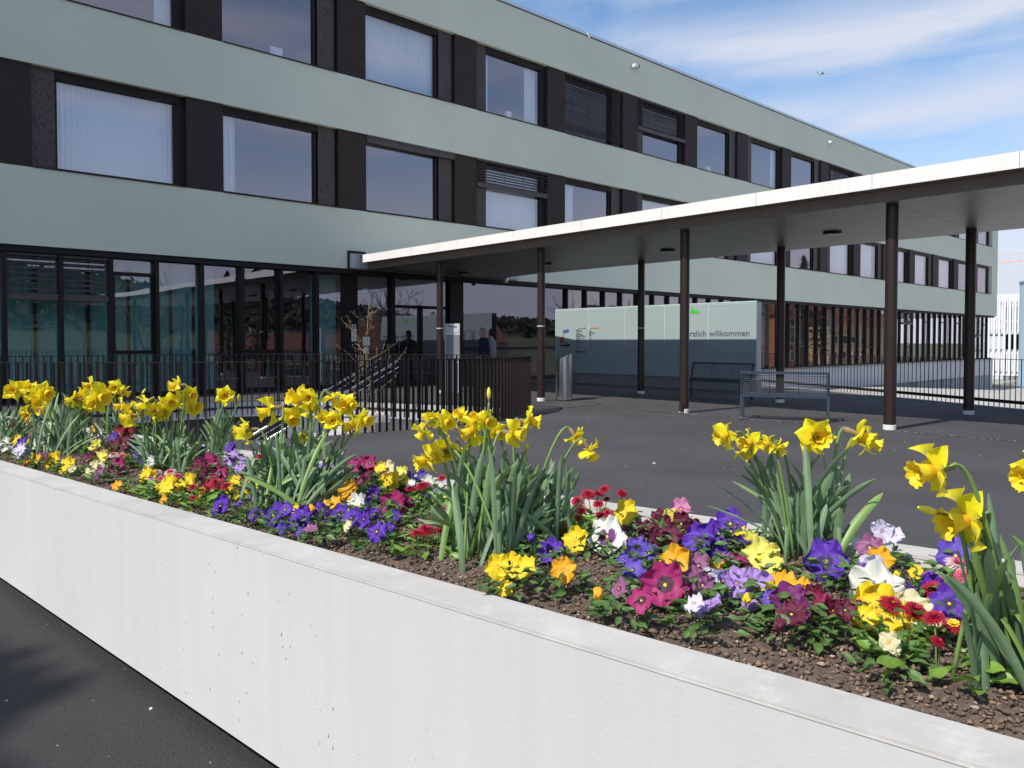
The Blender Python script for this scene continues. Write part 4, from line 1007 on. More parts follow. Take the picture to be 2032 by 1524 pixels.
for k in range(2):
    MB().box(-.02,-.003,0,36,11.6+k*3.1,11.66+k*3.1).obj('panel_joint', M_GREYP, Hh)
Cr = thing('tower_crane', 'faint orange tower crane jib above the pale hall', 'crane', (262, 40, -6.5))
M_CRANE = mat('crane_orange', (0.75,0.50,0.42), 0.6)
mb = MB(); mb.bar((0,40,31.2),(0,-40,33.0),.32,.32); mb.obj('lower_chord', M_CRANE, Cr)
mb = MB(); mb.bar((0,40,33.6),(0,-40,35.2),.14,.14)
for k in range(28):
    y = 40-80*k/28; z = 31.2+1.8*k/28
    mb.bar((0,y,z),(0,y-1.2,z+2.35),.12,.12)
mb.obj('jib_lattice', M_CRANE, Cr); MB().bar((0,-44,0),(0,-44,40),1.4,1.4).obj('mast', M_CRANE, Cr)
Pl = thing('airplane', 'small distant airplane in the blue gap between the clouds', 'airplane', (2453.9, 1175.3, 879.0), math.radians(140))
mb = MB(); mb.tube([(-15,0,0),(-13,0,.3),(10,0,.3),(17,0,1.2)], [.6,1.9,1.9,.4], 12); mb.obj('fuselage', mat('aircraft_white',(0.7,0.7,0.72),0.4), Pl, True)
for s in (-1,1):
    mb = MB(); mb.add([(-3,s*1.5,0),(4,s*1.5,0),(7,s*15,1.2),(4.5,s*15,1.2),(-3,s*1.5,.5),(4,s*1.5,.5),(7,s*15,1.4),(4.5,s*15,1.4)], [(0,1,2,3),(7,6,5,4),(0,4,5,1),(1,5,6,2),(2,6,7,3),(3,7,4,0)]); mb.obj('wing', M_GREYP, Pl)
    MB().tube([(-3,s*5,-1),(1,s*5,-1)], [.9,.8], 10).obj('engine', M_GREYP, Pl)
mb = MB(); mb.add([(12,-.1,1),(17,-.1,1.2),(18,-.1,6),(16,-.1,6),(12,.1,1),(17,.1,1.2),(18,.1,6),(16,.1,6)], [(0,1,2,3),(7,6,5,4),(0,4,5,1),(1,5,6,2),(2,6,7,3),(3,7,4,0)]); mb.obj('tail_fin', M_NAVY, Pl)
# grass patch at the end of the building
gm = MB(); rr = random.Random(4)
for i in range(5200):
    x = rr.uniform(75,84); y = rr.uniform(19,26); s = rr.uniform(.15,.5); a = rr.uniform(0,PI); g = ground_h(x,y)
    gm.add([(x-.05,y,g-.02),(x+.05,y+.02,g-.02),(x+rr.gauss(0,.15),y+rr.gauss(0,.15),g+s)], [(0,1,2)])
tag(gm.obj('grass_patch', M_GRASS), 'rough green grass at the far corner of the building', 'grass', kind='stuff')
# street between terrace and houses
tag(MB().add([(-300,-26-12,-2.2),(60,-38,-2.2),(60,-34.2,-2.2),(-300,-34.2,-2.2)],[(0,1,2,3)]).obj('street', M_ASPH2), kind='structure')
PANSIES=[('W',0.281,3.789,0.039,0.087),('W',0.193,3.401,0.043,0.059),('Y',0.356,3.812,0.044,0.096),('Y',0.351,3.605,0.048,0.062),('V',0.33,3.621,0.043,0.094),('K',0.208,3.182,0.048,0.087),('W',0.388,3.579,0.023,0.094),('O',0.138,2.832,0.005,0.051),('Y',0.177,2.859,0.048,0.034),('O',0.174,2.744,0.04,0.054),('A',0.206,2.721,0.047,0.067),('Y',0.23,2.672,0.025,0.101),('Y',0.174,2.304,0.035,0.088),('C',0.244,2.538,0.029,0.04),('C',0.143,2.113,0.037,0.039),('N',0.603,3.098,0.038,0.098),('O',1.05,4.371,0.052,0.075),('K',1.035,4.184,0.028,0.064),('P',0.573,4.039,0.03,0.068),('K',0.709,3.503,0.048,0.049),('M',0.299,2.354,0.043,0.104),('M',0.536,2.788,0.026,0.093),('N',0.361,2.324,0.044,0.104),('C',0.236,2.11,0.026,0.08),('C',0.263,2.102,0.039,0.062),('A',0.2,1.909,0.026,0.065),('R',0.36,2.1,0.022,0.101),('D',1.017,3.767,0.046,0.114),('D',1.06,3.719,0.038,0.122),('M',0.72,3.07,0.028,0.115),('M',0.726,2.941,0.05,0.106),('P',0.857,3.467,0.046,0.074),('P',0.871,3.161,0.03,0.095),('V',0.633,2.433,0.049,0.104),('L',0.636,2.505,0.037,0.077),('P',0.559,2.226,0.041,0.086),('W',0.483,1.988,0.028,0.088),('Y',0.267,1.525,0.048,0.073),('Y',0.293,1.511,0.041,0.056),('Y',0.203,1.14,0.049,0.092),('Y',0.214,1.231,0.047,0.063),('Y',0.327,1.218,0.03,0.096),('Y',0.262,1.137,0.032,0.062),('O',0.131,1.502,0.017,0.049),('O',0.136,1.028,0.006,0.039),('Y',0.259,0.953,0.024,0.05),('O',1.035,2.577,0.03,0.068),('P',0.833,2.123,0.039,0.089),('R',0.671,1.73,0.022,0.125),('M',0.531,1.507,0.041,0.1),('R',0.596,1.521,0.031,0.101),('M',0.465,1.362,0.031,0.073),('R',0.497,1.246,0.045,0.084),('Y',0.437,0.998,0.035,0.079),('Y',0.385,0.941,0.031,0.051),('Y',0.442,0.862,0.035,0.077),('L',0.336,0.654,0.042,0.043),('L',0.335,0.633,0.024,0.029),('L',0.824,1.748,0.049,0.09),('P',1.065,2.218,0.053,0.072),('L',0.719,1.454,0.043,0.091),('L',0.524,0.937,0.046,0.058),('V',1.041,1.629,0.063,0.039),('P',0.152,0.571,0.034,0.076),('P',0.133,0.566,0.022,0.045),('P',0.197,0.525,0.038,0.036),('P',0.219,0.306,0.022,0.094),('V',0.149,0.131,0.013,0.048),('P',0.233,0.154,0.027,0.091),('P',0.228,0.246,0.049,0.059),('Y',0.314,0.317,0.028,0.035),('O',0.276,0.169,0.043,0.059),('P',0.309,0.16,0.048,0.047),('A',0.137,-0.054,0.038,0.046),('P',0.357,0.168,0.032,0.056),('P',0.352,0.086,0.032,0.072),('L',0.993,1.086,0.037,0.09),('O',0.669,0.671,0.044,0.067),('O',0.648,0.54,0.025,0.095),('O',0.612,0.386,0.043,0.087),('Y',0.761,0.673,0.044,0.069),('O',0.409,0.213,0.046,0.066),('W',0.519,0.209,0.023,0.086),('R',0.997,0.891,0.048,0.098),('R',1.052,0.858,0.045,0.11),('R',1.062,0.823,0.072,0.069),('L',0.875,0.738,0.039,0.055),('Y',1.044,0.722,0.058,0.057),('C',1.079,0.716,0.042,0.091),('N',0.983,0.5,0.048,0.086),('Y',0.905,0.458,0.037,0.078),('Y',0.886,0.481,0.031,0.078),('V',1.007,0.475,0.031,0.07),('W',0.949,0.389,0.027,0.042),('P',0.7,0.343,0.024,0.068),('R',0.598,0.079,0.026,0.108),('P',0.313,-0.042,0.041,0.069),('P',0.304,-0.121,0.05,0.067),('P',0.479,0.093,0.027,0.048),('P',0.455,0.018,0.023,0.043),('P',0.216,-0.301,0.05,0.066),('C',0.239,-0.116,0.037,0.035),('V',0.462,-0.096,0.033,0.042),('P',0.334,-0.215,0.029,0.035),('V',1.062,0.439,0.039,0.054),('W',0.967,0.296,0.045,0.057),('L',0.836,0.105,0.035,0.038),('N',0.792,-0.042,0.034,0.078),('Y',0.63,-0.111,0.024,0.035),('R',0.565,-0.258,0.048,0.074),('R',0.645,-0.227,0.023,0.076),('R',0.436,-0.466,0.036,0.056),('Y',0.171,-0.859,0.045,0.067),('Y',0.251,-0.833,0.026,0.07),('Y',0.224,-0.909,0.042,0.055),('Y',0.136,-0.919,0.009,0.038),('Y',0.617,-0.599,0.04,0.031),('P',0.481,-0.709,0.044,0.032),('Y',0.801,-0.541,0.025,0.033),('O',0.693,-0.659,0.034,0.054),('P',0.443,-0.817,0.026,0.071),('O',0.255,-1.01,0.046,0.066),('Y',0.573,-0.807,0.03,0.075),('Z',0.655,-0.869,0.035,0.115),('O',0.159,-1.187,0.05,0.032),('Y',0.948,-0.745,0.046,0.085),('K2',1.05,-0.901,0.059,0.076),('N',0.996,-0.893,0.035,0.063),('M',0.988,-0.851,0.036,0.052),('M',0.784,-0.926,0.042,0.055),('M',0.859,-0.939,0.035,0.079),('M',0.787,-1.008,0.03,0.079),('M',0.956,-0.956,0.033,0.069),('M',0.917,-1.006,0.026,0.053),('M',0.739,-0.993,0.033,0.053),('P',0.986,-1.113,0.05,0.093),('P',0.912,-1.091,0.049,0.051),('Y',0.94,-1.162,0.04,0.043),('P',0.779,-1.117,0.036,0.097),('P',0.764,-1.165,0.031,0.061),('P',0.919,-1.201,0.024,0.057),('N',0.924,-1.211,0.03,0.043),('V',0.562,-1.042,0.044,0.063),('V',0.535,-1.092,0.046,0.055),('V',0.478,-1.044,0.032,0.035),('V',0.373,-1.141,0.044,0.057),('V',0.371,-1.174,0.044,0.03),('O',0.513,-1.183,0.041,0.087),('R',0.328,-1.264,0.041,0.096),('R',0.186,-1.286,0.043,0.055),('A',0.255,-1.18,0.032,0.051),('A',0.397,-1.304,0.042,0.063),('A',0.555,-1.231,0.03,0.062),('K',0.428,-1.33,0.036,0.066),('L',0.435,-1.361,0.044,0.048),('L',0.45,-1.388,0.041,0.071),('L',0.456,-1.433,0.03,0.084),('K',0.227,-1.395,0.048,0.046),('L',0.266,-1.413,0.04,0.049),('V',0.394,-1.491,0.038,0.035),('R',0.645,-1.301,0.022,0.069),('A',0.62,-1.278,0.037,0.047),('O',0.577,-1.277,0.029,0.037),('N',0.693,-1.342,0.041,0.098),('N',0.678,-1.377,0.035,0.062),('P',0.756,-1.492,0.045,0.101),('P',0.683,-1.544,0.04,0.047),('O',0.506,-1.486,0.044,0.067),('O',0.524,-1.519,0.032,0.05),('Y',0.433,-1.484,0.04,0.041),('A2',0.396,-1.537,0.043,0.071),('M',0.3,-1.582,0.045,0.057),('M',0.269,-1.57,0.032,0.032),('M',0.434,-1.582,0.046,0.06),('R2',0.397,-1.615,0.046,0.053),('R2',0.395,-1.635,0.041,0.058),('M',0.386,-1.662,0.049,0.04),('O',0.843,-1.602,0.049,0.064),('U',0.743,-1.607,0.037,0.082),('W',0.603,-1.661,0.037,0.115),('K',1.05,-1.547,0.077,0.06),('A',0.967,-1.538,0.045,0.072),('Y',0.74,-1.668,0.048,0.02),('Y',0.46,-1.703,0.035,0.106),('Y',0.39,-1.704,0.041,0.049),('C',0.485,-1.765,0.042,0.082),('V',0.643,-1.703,0.042,0.027),('V',1.053,-1.732,0.037,0.089),('P',0.586,-1.816,0.044,0.076),('P',0.708,-1.756,0.038,0.06),('A',0.804,-1.727,0.041,0.032),('Y',0.828,-1.691,0.034,0.035),('P',0.635,-1.72,0.039,0.038),('C',0.272,-1.78,0.044,0.038)]
DAISIES=[('p',0.452,2.395,0.054,0.053),('k',0.447,2.261,0.057,0.052),('p',0.511,2.621,0.036,0.049),('p',0.352,1.602,0.04,0.052),('p',0.37,1.487,0.048,0.057),('k',0.323,1.309,0.055,0.043),('p',0.249,1.422,0.042,0.038),('k',0.238,1.295,0.056,0.035),('r',0.227,0.958,0.054,0.04),('r',0.3,0.985,0.036,0.056),('r',0.151,0.796,0.039,0.031),('r',0.382,1.122,0.042,0.037),('r',0.28,0.946,0.037,0.045),('r',0.377,1.045,0.039,0.068),('r',0.355,0.915,0.045,0.051),('r',0.977,1.712,0.04,0.046),('r',0.928,1.534,0.041,0.051),('k',0.854,0.607,0.036,0.069),('k',0.769,0.527,0.049,0.036),('p',0.93,0.539,0.046,0.064),('r',0.765,0.182,0.053,0.038),('r',1.028,0.271,0.053,0.041),('r',0.801,0.218,0.042,0.049),('r',0.802,0.147,0.062,0.058),('r',0.976,0.296,0.035,0.046),('r',0.954,-0.287,0.047,0.032),('r',0.476,-0.283,0.043,0.048),('r',0.283,-0.414,0.047,0.044),('r',0.357,-0.372,0.038,0.056),('r',0.341,-0.467,0.06,0.044),('r',0.438,-0.415,0.046,0.065),('r',0.754,-0.484,0.036,0.029),('r',0.968,-0.524,0.053,0.052),('r',1.04,-0.517,0.068,0.053),('r',1.048,-0.557,0.071,0.044),('r',1.039,-0.591,0.095,0.043),('r',0.979,-0.606,0.052,0.042),('r',0.805,-0.656,0.064,0.044),('r',0.721,-0.71,0.06,0.027),('r',0.856,-0.705,0.048,0.032),('r',1.036,-0.67,0.089,0.042),('r',1.059,-0.588,0.054,0.03),('r',0.851,-0.701,0.046,0.028),('r',0.916,-0.692,0.039,0.041),('p',0.886,-1.77,0.053,0.062),('k',0.798,-1.801,0.052,0.042),('p',0.85,-1.815,0.064,0.029),('p',0.682,-1.856,0.064,0.034),('r',0.472,-1.73,0.053,0.05),('r',0.482,-1.772,0.046,0.054),('r',0.41,-1.825,0.062,0.042),('r',0.689,-1.765,0.035,0.063),('y',0.457,-1.85,0.038,0.04),('r',0.306,-1.855,0.052,0.026),('k',0.729,-1.761,0.053,0.03)]
DAFFODILS=[
 ((1.092,6.846,0.591),[(1.109,6.775,1.008,0.137,'F'),(1.228,6.75,0.95,0.131,'L'),(1.214,6.812,1.032,0.1,'U'),(1.257,6.677,0.906,0.13,'F'),(1.3,6.651,0.986,0.13,'R'),(1.269,6.638,0.862,0.114,'F'),(1.18,6.73,0.831,0.099,'L'),(1.338,6.705,0.815,0.07,'b')],[(1.003,7.076,0.66,0.89),(0.994,6.938,0.686,0.82),(1.005,6.927,0.702,0.78),(1.025,6.959,0.826,0.83),(1.042,7.013,0.752,0.68),(1.061,7.036,0.829,0.96),(1.032,6.788,0.855,1.03),(1.057,6.877,0.815,0.91),(1.053,6.754,0.813,0.95),(1.072,6.816,0.839,0.78),(1.086,6.812,0.852,0.94),(1.092,6.769,0.895,0.84),(1.118,6.845,0.79,0.68),(1.13,6.847,0.854,0.93),(1.156,6.941,0.838,0.81),(1.126,6.715,0.802,0.78),(1.176,6.898,0.874,0.93),(1.179,6.875,0.854,1),(1.173,6.797,0.834,0.85),(1.188,6.798,0.858,0.97),(1.208,6.861,0.84,0.96),(1.219,6.817,0.84,1.03),(1.195,6.599,0.768,0.98),(1.247,6.869,0.748,0.93),(1.255,6.851,0.779,0.73),(1.228,6.608,0.761,0.9)]),
 ((1.221,5.714,0.614),[(1.323,5.551,1.089,0.086,'L'),(1.246,5.629,0.986,0.092,'L'),(1.304,5.624,0.993,0.133,'F'),(1.383,5.497,1.006,0.145,'R'),(1.339,5.535,0.97,0.112,'F')],[(1.064,5.997,0.768,0.8),(1.058,5.908,0.869,0.95),(1.041,5.732,0.896,1.03),(1.067,5.866,0.842,1.11),(1.066,5.782,0.87,0.97),(1.085,5.853,0.845,0.8),(1.107,5.913,0.923,0.82),(1.082,5.706,0.903,1.02),(1.115,5.857,0.978,0.85),(1.114,5.762,0.948,1.07),(1.099,5.679,0.909,0.81),(1.125,5.716,0.927,0.8),(1.169,5.886,0.922,0.81),(1.14,5.708,0.993,0.88),(1.158,5.746,0.995,0.8),(1.192,5.86,0.937,0.92),(1.188,5.79,0.969,0.98),(1.166,5.637,1.001,0.76),(1.219,5.868,1.031,0.94),(1.206,5.733,1.041,1.11),(1.212,5.724,0.99,0.79),(1.212,5.694,1.03,0.9),(1.218,5.645,1.031,0.86),(1.219,5.637,1.013,0.94),(1.233,5.667,0.888,1.13),(1.254,5.686,0.934,1.13),(1.246,5.63,0.937,1.02),(1.254,5.593,1.013,0.76),(1.272,5.647,1.015,1.14),(1.285,5.658,0.978,0.86),(1.274,5.557,0.902,0.85),(1.313,5.689,0.833,0.92),(1.287,5.512,0.988,1.06),(1.324,5.65,0.971,1.15),(1.301,5.509,0.932,0.78),(1.369,5.741,0.871,0.77),(1.336,5.584,0.939,0.77),(1.337,5.549,0.882,0.77),(1.333,5.504,0.761,0.95),(1.338,5.468,0.833,0.88)]),
 ((1.751,6.573,0.598),[(1.742,6.52,1.012,0.111,'F'),(1.817,6.527,0.969,0.096,'R'),(1.942,6.48,0.974,0.056,'b'),(1.707,6.637,0.952,0.08,'L')],[(1.603,6.545,0.788,0.87),(1.635,6.642,0.754,0.9),(1.643,6.609,0.731,0.84),(1.643,6.545,0.833,0.79),(1.696,6.742,0.757,0.79),(1.667,6.569,0.855,0.71),(1.681,6.556,0.818,0.7),(1.692,6.531,0.874,0.78),(1.716,6.587,0.869,0.79),(1.766,6.707,0.816,0.91),(1.743,6.568,0.824,0.97),(1.774,6.639,0.763,0.93),(1.755,6.535,0.791,0.72),(1.756,6.495,0.862,0.92),(1.807,6.624,0.849,0.88),(1.767,6.438,0.857,0.8),(1.822,6.552,0.724,0.76),(1.807,6.469,0.798,0.68),(1.85,6.567,0.709,0.71),(1.86,6.553,0.766,0.84)]),
 ((1.47,4.395,0.643),[(1.268,4.663,1.008,0.074,'L'),(1.299,4.607,0.948,0.102,'L'),(1.267,4.519,1.012,0.066,'U'),(1.343,4.485,1.024,0.095,'L'),(1.436,4.504,0.975,0.114,'R'),(1.392,4.465,0.991,0.084,'F'),(1.462,4.398,1.034,0.09,'F'),(1.478,4.387,1.129,0.084,'L'),(1.557,4.371,1.075,0.085,'R'),(1.578,4.379,1.006,0.102,'R'),(1.364,4.499,0.887,0.034,'b'),(1.44,4.513,1.048,0.04,'b')],[(1.306,4.662,0.824,0.92),(1.246,4.439,0.746,0.98),(1.285,4.53,0.761,0.84),(1.306,4.574,0.851,0.89),(1.301,4.506,0.866,0.85),(1.349,4.634,0.781,1),(1.352,4.628,0.873,0.95),(1.297,4.421,0.898,1.04),(1.368,4.601,0.887,0.88),(1.358,4.546,0.81,1.07),(1.356,4.513,0.916,0.98),(1.346,4.453,0.894,0.76),(1.367,4.489,0.895,1.03),(1.402,4.574,0.802,1.12),(1.389,4.489,0.865,1.07),(1.407,4.524,0.873,0.96),(1.364,4.357,0.947,0.89),(1.426,4.518,0.853,0.87),(1.438,4.51,0.919,0.78),(1.464,4.569,0.863,1.11),(1.452,4.503,0.844,0.99),(1.47,4.543,0.887,0.85),(1.439,4.395,0.899,0.75),(1.466,4.463,0.932,1.11),(1.452,4.38,0.889,0.79),(1.488,4.463,0.887,0.9),(1.46,4.345,0.936,0.86),(1.452,4.302,0.851,1),(1.452,4.268,0.938,0.98),(1.519,4.437,0.831,0.92),(1.541,4.481,0.876,0.87),(1.553,4.491,0.861,0.82),(1.522,4.379,0.925,0.99),(1.533,4.38,0.913,1.01),(1.493,4.226,0.858,0.94),(1.525,4.286,0.808,1.09),(1.523,4.257,0.812,1.03),(1.52,4.216,0.873,0.83),(1.528,4.228,0.907,1),(1.589,4.375,0.805,1.08),(1.62,4.412,0.792,1.13),(1.546,4.19,0.775,0.79),(1.577,4.26,0.862,0.93),(1.559,4.172,0.792,0.91),(1.57,4.175,0.83,0.99),(1.612,4.268,0.769,1.14)]),
 ((1.913,4.918,0.633),[(1.979,4.942,1.02,0.112,'F'),(2,4.769,1.012,0.064,'b')],[(1.82,4.936,0.78,0.72),(1.872,5.046,0.834,1.01),(1.859,4.975,0.866,0.93),(1.854,4.908,0.858,0.8),(1.841,4.834,0.886,0.83),(1.848,4.835,0.869,0.77),(1.949,5.065,0.882,0.87),(1.872,4.819,0.844,0.8),(1.958,4.982,0.951,0.8),(1.928,4.9,0.94,0.81),(1.921,4.823,0.965,1.03),(1.916,4.779,0.925,0.78),(1.976,4.872,0.881,0.69),(1.972,4.848,0.867,0.89),(2.01,4.885,0.874,0.69),(1.988,4.827,0.86,0.99),(2.003,4.799,0.819,1.03),(1.988,4.731,0.819,0.96),(2.086,4.939,0.769,0.75),(2.042,4.797,0.872,0.78),(2.023,4.709,0.87,0.84),(2.106,4.888,0.814,0.99)]),
 ((1.499,2.959,0.673),[(1.309,3.084,1,0.088,'L'),(1.375,2.996,1.084,0.095,'L'),(1.517,3.01,1.128,0.107,'U'),(1.507,3.039,1.044,0.078,'F'),(1.546,2.942,1.1,0.072,'R'),(1.509,2.896,1.143,0.063,'F'),(1.592,2.837,1.131,0.071,'D'),(1.671,2.884,1.103,0.086,'F'),(1.693,2.867,1.103,0.056,'R'),(1.574,2.814,1.046,0.071,'F'),(1.556,2.858,1.059,0.054,'F'),(1.657,2.807,1.02,0.089,'L'),(1.69,2.75,1.047,0.075,'R'),(1.528,2.981,0.968,0.047,'F')],[(1.256,3.064,0.811,1.01),(1.26,3.039,0.839,0.83),(1.295,3.107,0.88,0.99),(1.286,3.067,0.8,1.03),(1.344,3.189,0.854,0.84),(1.274,2.998,0.869,1.11),(1.346,3.146,0.881,1.12),(1.288,2.998,0.908,0.95),(1.326,3.056,0.956,0.98),(1.34,3.065,0.842,1.01),(1.411,3.203,0.821,1.2),(1.415,3.198,0.942,0.82),(1.377,3.088,0.884,0.95),(1.39,3.087,0.953,1.14),(1.385,3.071,0.95,1.03),(1.343,2.956,0.956,0.82),(1.454,3.175,0.966,0.9),(1.433,3.112,0.888,0.9),(1.404,3.016,0.932,1.05),(1.464,3.135,0.966,0.97),(1.389,2.943,1.003,0.81),(1.379,2.906,0.962,0.81),(1.487,3.111,0.945,0.8),(1.475,3.07,0.996,1.04),(1.509,3.119,0.98,0.83),(1.41,2.907,0.946,0.82),(1.514,3.093,0.925,1.09),(1.512,3.077,0.928,0.84),(1.459,2.936,1,0.79),(1.538,3.075,0.947,0.98),(1.464,2.919,1.006,1.19),(1.482,2.935,1.014,0.82),(1.525,2.998,0.94,0.86),(1.535,3.002,0.958,0.98),(1.476,2.863,0.908,0.9),(1.577,3.039,0.943,1.02),(1.571,3.004,0.962,1.14),(1.51,2.876,1.012,0.94),(1.566,2.954,0.983,1.06),(1.592,2.981,0.991,0.93),(1.601,2.996,0.922,1.03),(1.548,2.881,0.878,1.05),(1.564,2.878,0.982,0.93),(1.606,2.949,0.989,0.96),(1.564,2.841,0.996,0.86),(1.646,2.971,0.876,1),(1.562,2.815,0.958,0.8),(1.556,2.779,0.971,1),(1.61,2.852,0.852,0.83),(1.627,2.866,0.964,0.82),(1.621,2.834,0.91,0.9),(1.622,2.827,0.835,0.88),(1.622,2.811,0.842,1.05),(1.69,2.902,0.909,1.01),(1.709,2.931,0.93,0.98),(1.667,2.837,0.815,1),(1.63,2.76,0.854,0.99),(1.623,2.723,0.87,0.87),(1.624,2.71,0.845,1.21),(1.627,2.706,0.915,0.97),(1.644,2.712,0.805,1.08),(1.66,2.73,0.842,0.94)]),
 ((1.57,1.787,0.697),[(1.368,1.9,1.095,0.052,'L'),(1.442,1.951,1.126,0.051,'F'),(1.43,1.857,1.125,0.059,'F'),(1.425,1.969,0.994,0.08,'L'),(1.416,1.903,1.016,0.063,'L'),(1.462,1.907,1.027,0.076,'F'),(1.502,1.878,1.019,0.064,'D'),(1.511,1.846,1.091,0.073,'L'),(1.519,1.908,1.14,0.045,'U'),(1.562,1.876,1.124,0.058,'U'),(1.536,1.788,1.126,0.059,'F'),(1.544,1.793,1.211,0.034,'B'),(1.611,1.822,1.082,0.055,'F'),(1.586,1.714,1.088,0.065,'R'),(1.635,1.719,1.041,0.041,'b'),(1.648,1.709,1.124,0.072,'R'),(1.579,1.864,0.95,0.042,'b')],[(1.443,1.998,0.83,1.09),(1.379,1.9,0.811,1.15),(1.469,2.005,0.886,1.07),(1.421,1.931,0.859,1.09),(1.373,1.853,0.877,1),(1.47,1.979,0.846,1.14),(1.431,1.914,0.913,0.84),(1.494,1.986,0.822,0.89),(1.43,1.883,0.918,1.06),(1.374,1.804,0.991,1.06),(1.457,1.899,0.907,0.97),(1.44,1.869,0.919,1.04),(1.498,1.928,0.959,0.81),(1.413,1.814,0.922,0.81),(1.41,1.803,0.94,0.98),(1.477,1.872,0.922,1.01),(1.526,1.929,0.911,1.05),(1.528,1.911,0.953,1.14),(1.561,1.942,1.022,1.2),(1.475,1.83,1.041,0.83),(1.461,1.8,1.048,0.79),(1.549,1.898,1.01,0.95),(1.578,1.925,0.894,1.08),(1.512,1.834,1.011,0.96),(1.568,1.893,0.992,1.08),(1.576,1.883,0.958,1.15),(1.523,1.809,0.955,1.06),(1.576,1.864,0.925,0.97),(1.503,1.772,1.035,1.07),(1.559,1.821,1.041,1.14),(1.574,1.833,1.048,0.94),(1.476,1.711,1.05,0.85),(1.482,1.706,1.068,1.02),(1.542,1.76,0.954,1.18),(1.49,1.699,1.064,0.81),(1.576,1.782,0.96,1.12),(1.602,1.803,0.923,1.01),(1.579,1.769,1.014,1.13),(1.649,1.837,1.016,0.82),(1.63,1.802,1.028,1.04),(1.586,1.749,0.963,0.92),(1.577,1.722,0.955,1.07),(1.54,1.678,1.007,1.06),(1.54,1.662,0.986,1),(1.563,1.681,1.009,0.9),(1.661,1.777,1.027,0.89),(1.599,1.703,1.036,1.18),(1.611,1.706,1.031,1.18),(1.59,1.676,1.007,1.07),(1.714,1.793,1.002,0.93),(1.721,1.788,0.952,0.81),(1.615,1.673,0.998,1.13),(1.665,1.712,0.974,1.14),(1.697,1.735,0.946,1.05),(1.606,1.634,0.969,0.97),(1.655,1.671,0.965,1.04),(1.674,1.682,0.971,1.1),(1.733,1.737,0.961,1.17),(1.714,1.709,0.961,0.91),(1.691,1.67,0.96,0.86),(1.702,1.675,0.868,1.15),(1.772,1.73,0.849,0.86),(1.735,1.687,0.901,0.83),(1.771,1.709,0.873,1.18)]),
 ((1.727,1.775,0.698),[(1.874,1.724,1.05,0.06,'D'),(1.852,1.646,1.013,0.065,'D')],[(1.643,1.725,0.813,1.05),(1.679,1.748,0.902,0.82),(1.706,1.764,0.841,0.85),(1.756,1.796,0.923,0.93),(1.8,1.829,0.961,1.01),(1.765,1.777,0.937,0.95),(1.728,1.713,0.922,0.89),(1.851,1.824,0.974,0.77),(1.784,1.742,0.982,0.77),(1.837,1.782,0.869,0.84),(1.725,1.654,1.014,0.83),(1.761,1.665,0.979,0.78),(1.853,1.75,0.859,1.12),(1.777,1.65,0.9,0.82),(1.766,1.634,0.978,1.04),(1.801,1.647,0.955,1.09),(1.893,1.709,0.828,1.11),(1.869,1.676,0.865,0.86)]),
 ((2.223,1.091,0.713),[(1.981,1.237,1.092,0.066,'L'),(2.062,1.202,1.07,0.066,'L'),(2.075,1.223,1.033,0.052,'D'),(2.083,1.158,1.068,0.048,'L'),(2.106,1.129,1.056,0.051,'D'),(2.212,1.063,1.086,0.096,'F'),(2.328,0.978,1.084,0.085,'R'),(2.426,0.991,1.055,0.072,'R')],[(2.013,1.287,0.937,0.5),(2.121,1.284,0.964,1),(2.092,1.289,1.05,1.1),(2.112,1.229,1.045,1),(2.111,1.157,1.037,1),(2.17,1.12,1.002,0.8),(2.185,1.089,1.063,1.1),(2.264,1.1,1.02,1),(2.328,1.102,1.037,0.8),(2.33,1.084,1.052,0.8),(2.242,1.027,0.982,1.2),(2.221,1.004,0.916,1),(2.226,0.967,1.067,1),(2.336,1.02,0.968,1),(2.266,0.986,0.947,1),(2.276,0.917,0.973,1),(2.352,0.927,0.92,1.1),(2.153,1.091,0.986,1),(2.066,1.164,1.003,1),(2.184,1.179,0.949,0.9),(2.191,1.15,0.898,0.9),(2.179,1.08,0.948,1),(2.294,1.096,0.947,1),(2.208,1.031,0.891,1),(2.288,1.15,0.845,0.9),(2.223,0.993,0.88,1),(2.147,1.193,0.937,1),(2.271,1.108,0.87,1),(2.237,1.149,0.931,1),(2.269,1.053,0.94,1),(2.175,1.243,0.926,0.8),(2.336,1.028,0.873,0.8),(2.328,1.057,1.018,0.7),(2.005,1.186,1.007,0.8)]),
 ((1.616,0.402,0.726),[(1.46,0.498,1.141,0.074,'L'),(1.54,0.47,1.044,0.088,'L'),(1.508,0.513,1.062,0.043,'b2'),(1.582,0.37,1.135,0.071,'L')],[(1.569,0.518,0.939,1.3),(1.498,0.476,0.949,1.2),(1.558,0.458,1.006,1.2),(1.575,0.458,1.082,1),(1.667,0.46,1.081,1),(1.559,0.411,1.028,1.2),(1.634,0.412,1.013,1),(1.605,0.452,1.032,1.2),(1.594,0.473,0.963,1),(1.554,0.416,0.955,1.3),(1.583,0.382,1.011,1.2),(1.639,0.384,1.038,1),(1.612,0.439,0.891,1),(1.605,0.459,0.945,1.2),(1.53,0.391,0.993,1.2),(1.635,0.378,0.956,1.3),(1.62,0.421,0.903,1.3),(1.479,0.455,1.011,1),(1.568,0.348,1.012,1.2),(1.74,0.41,0.879,1.2),(1.479,0.408,1.016,1.1),(1.623,0.402,0.935,1.1)]),
]
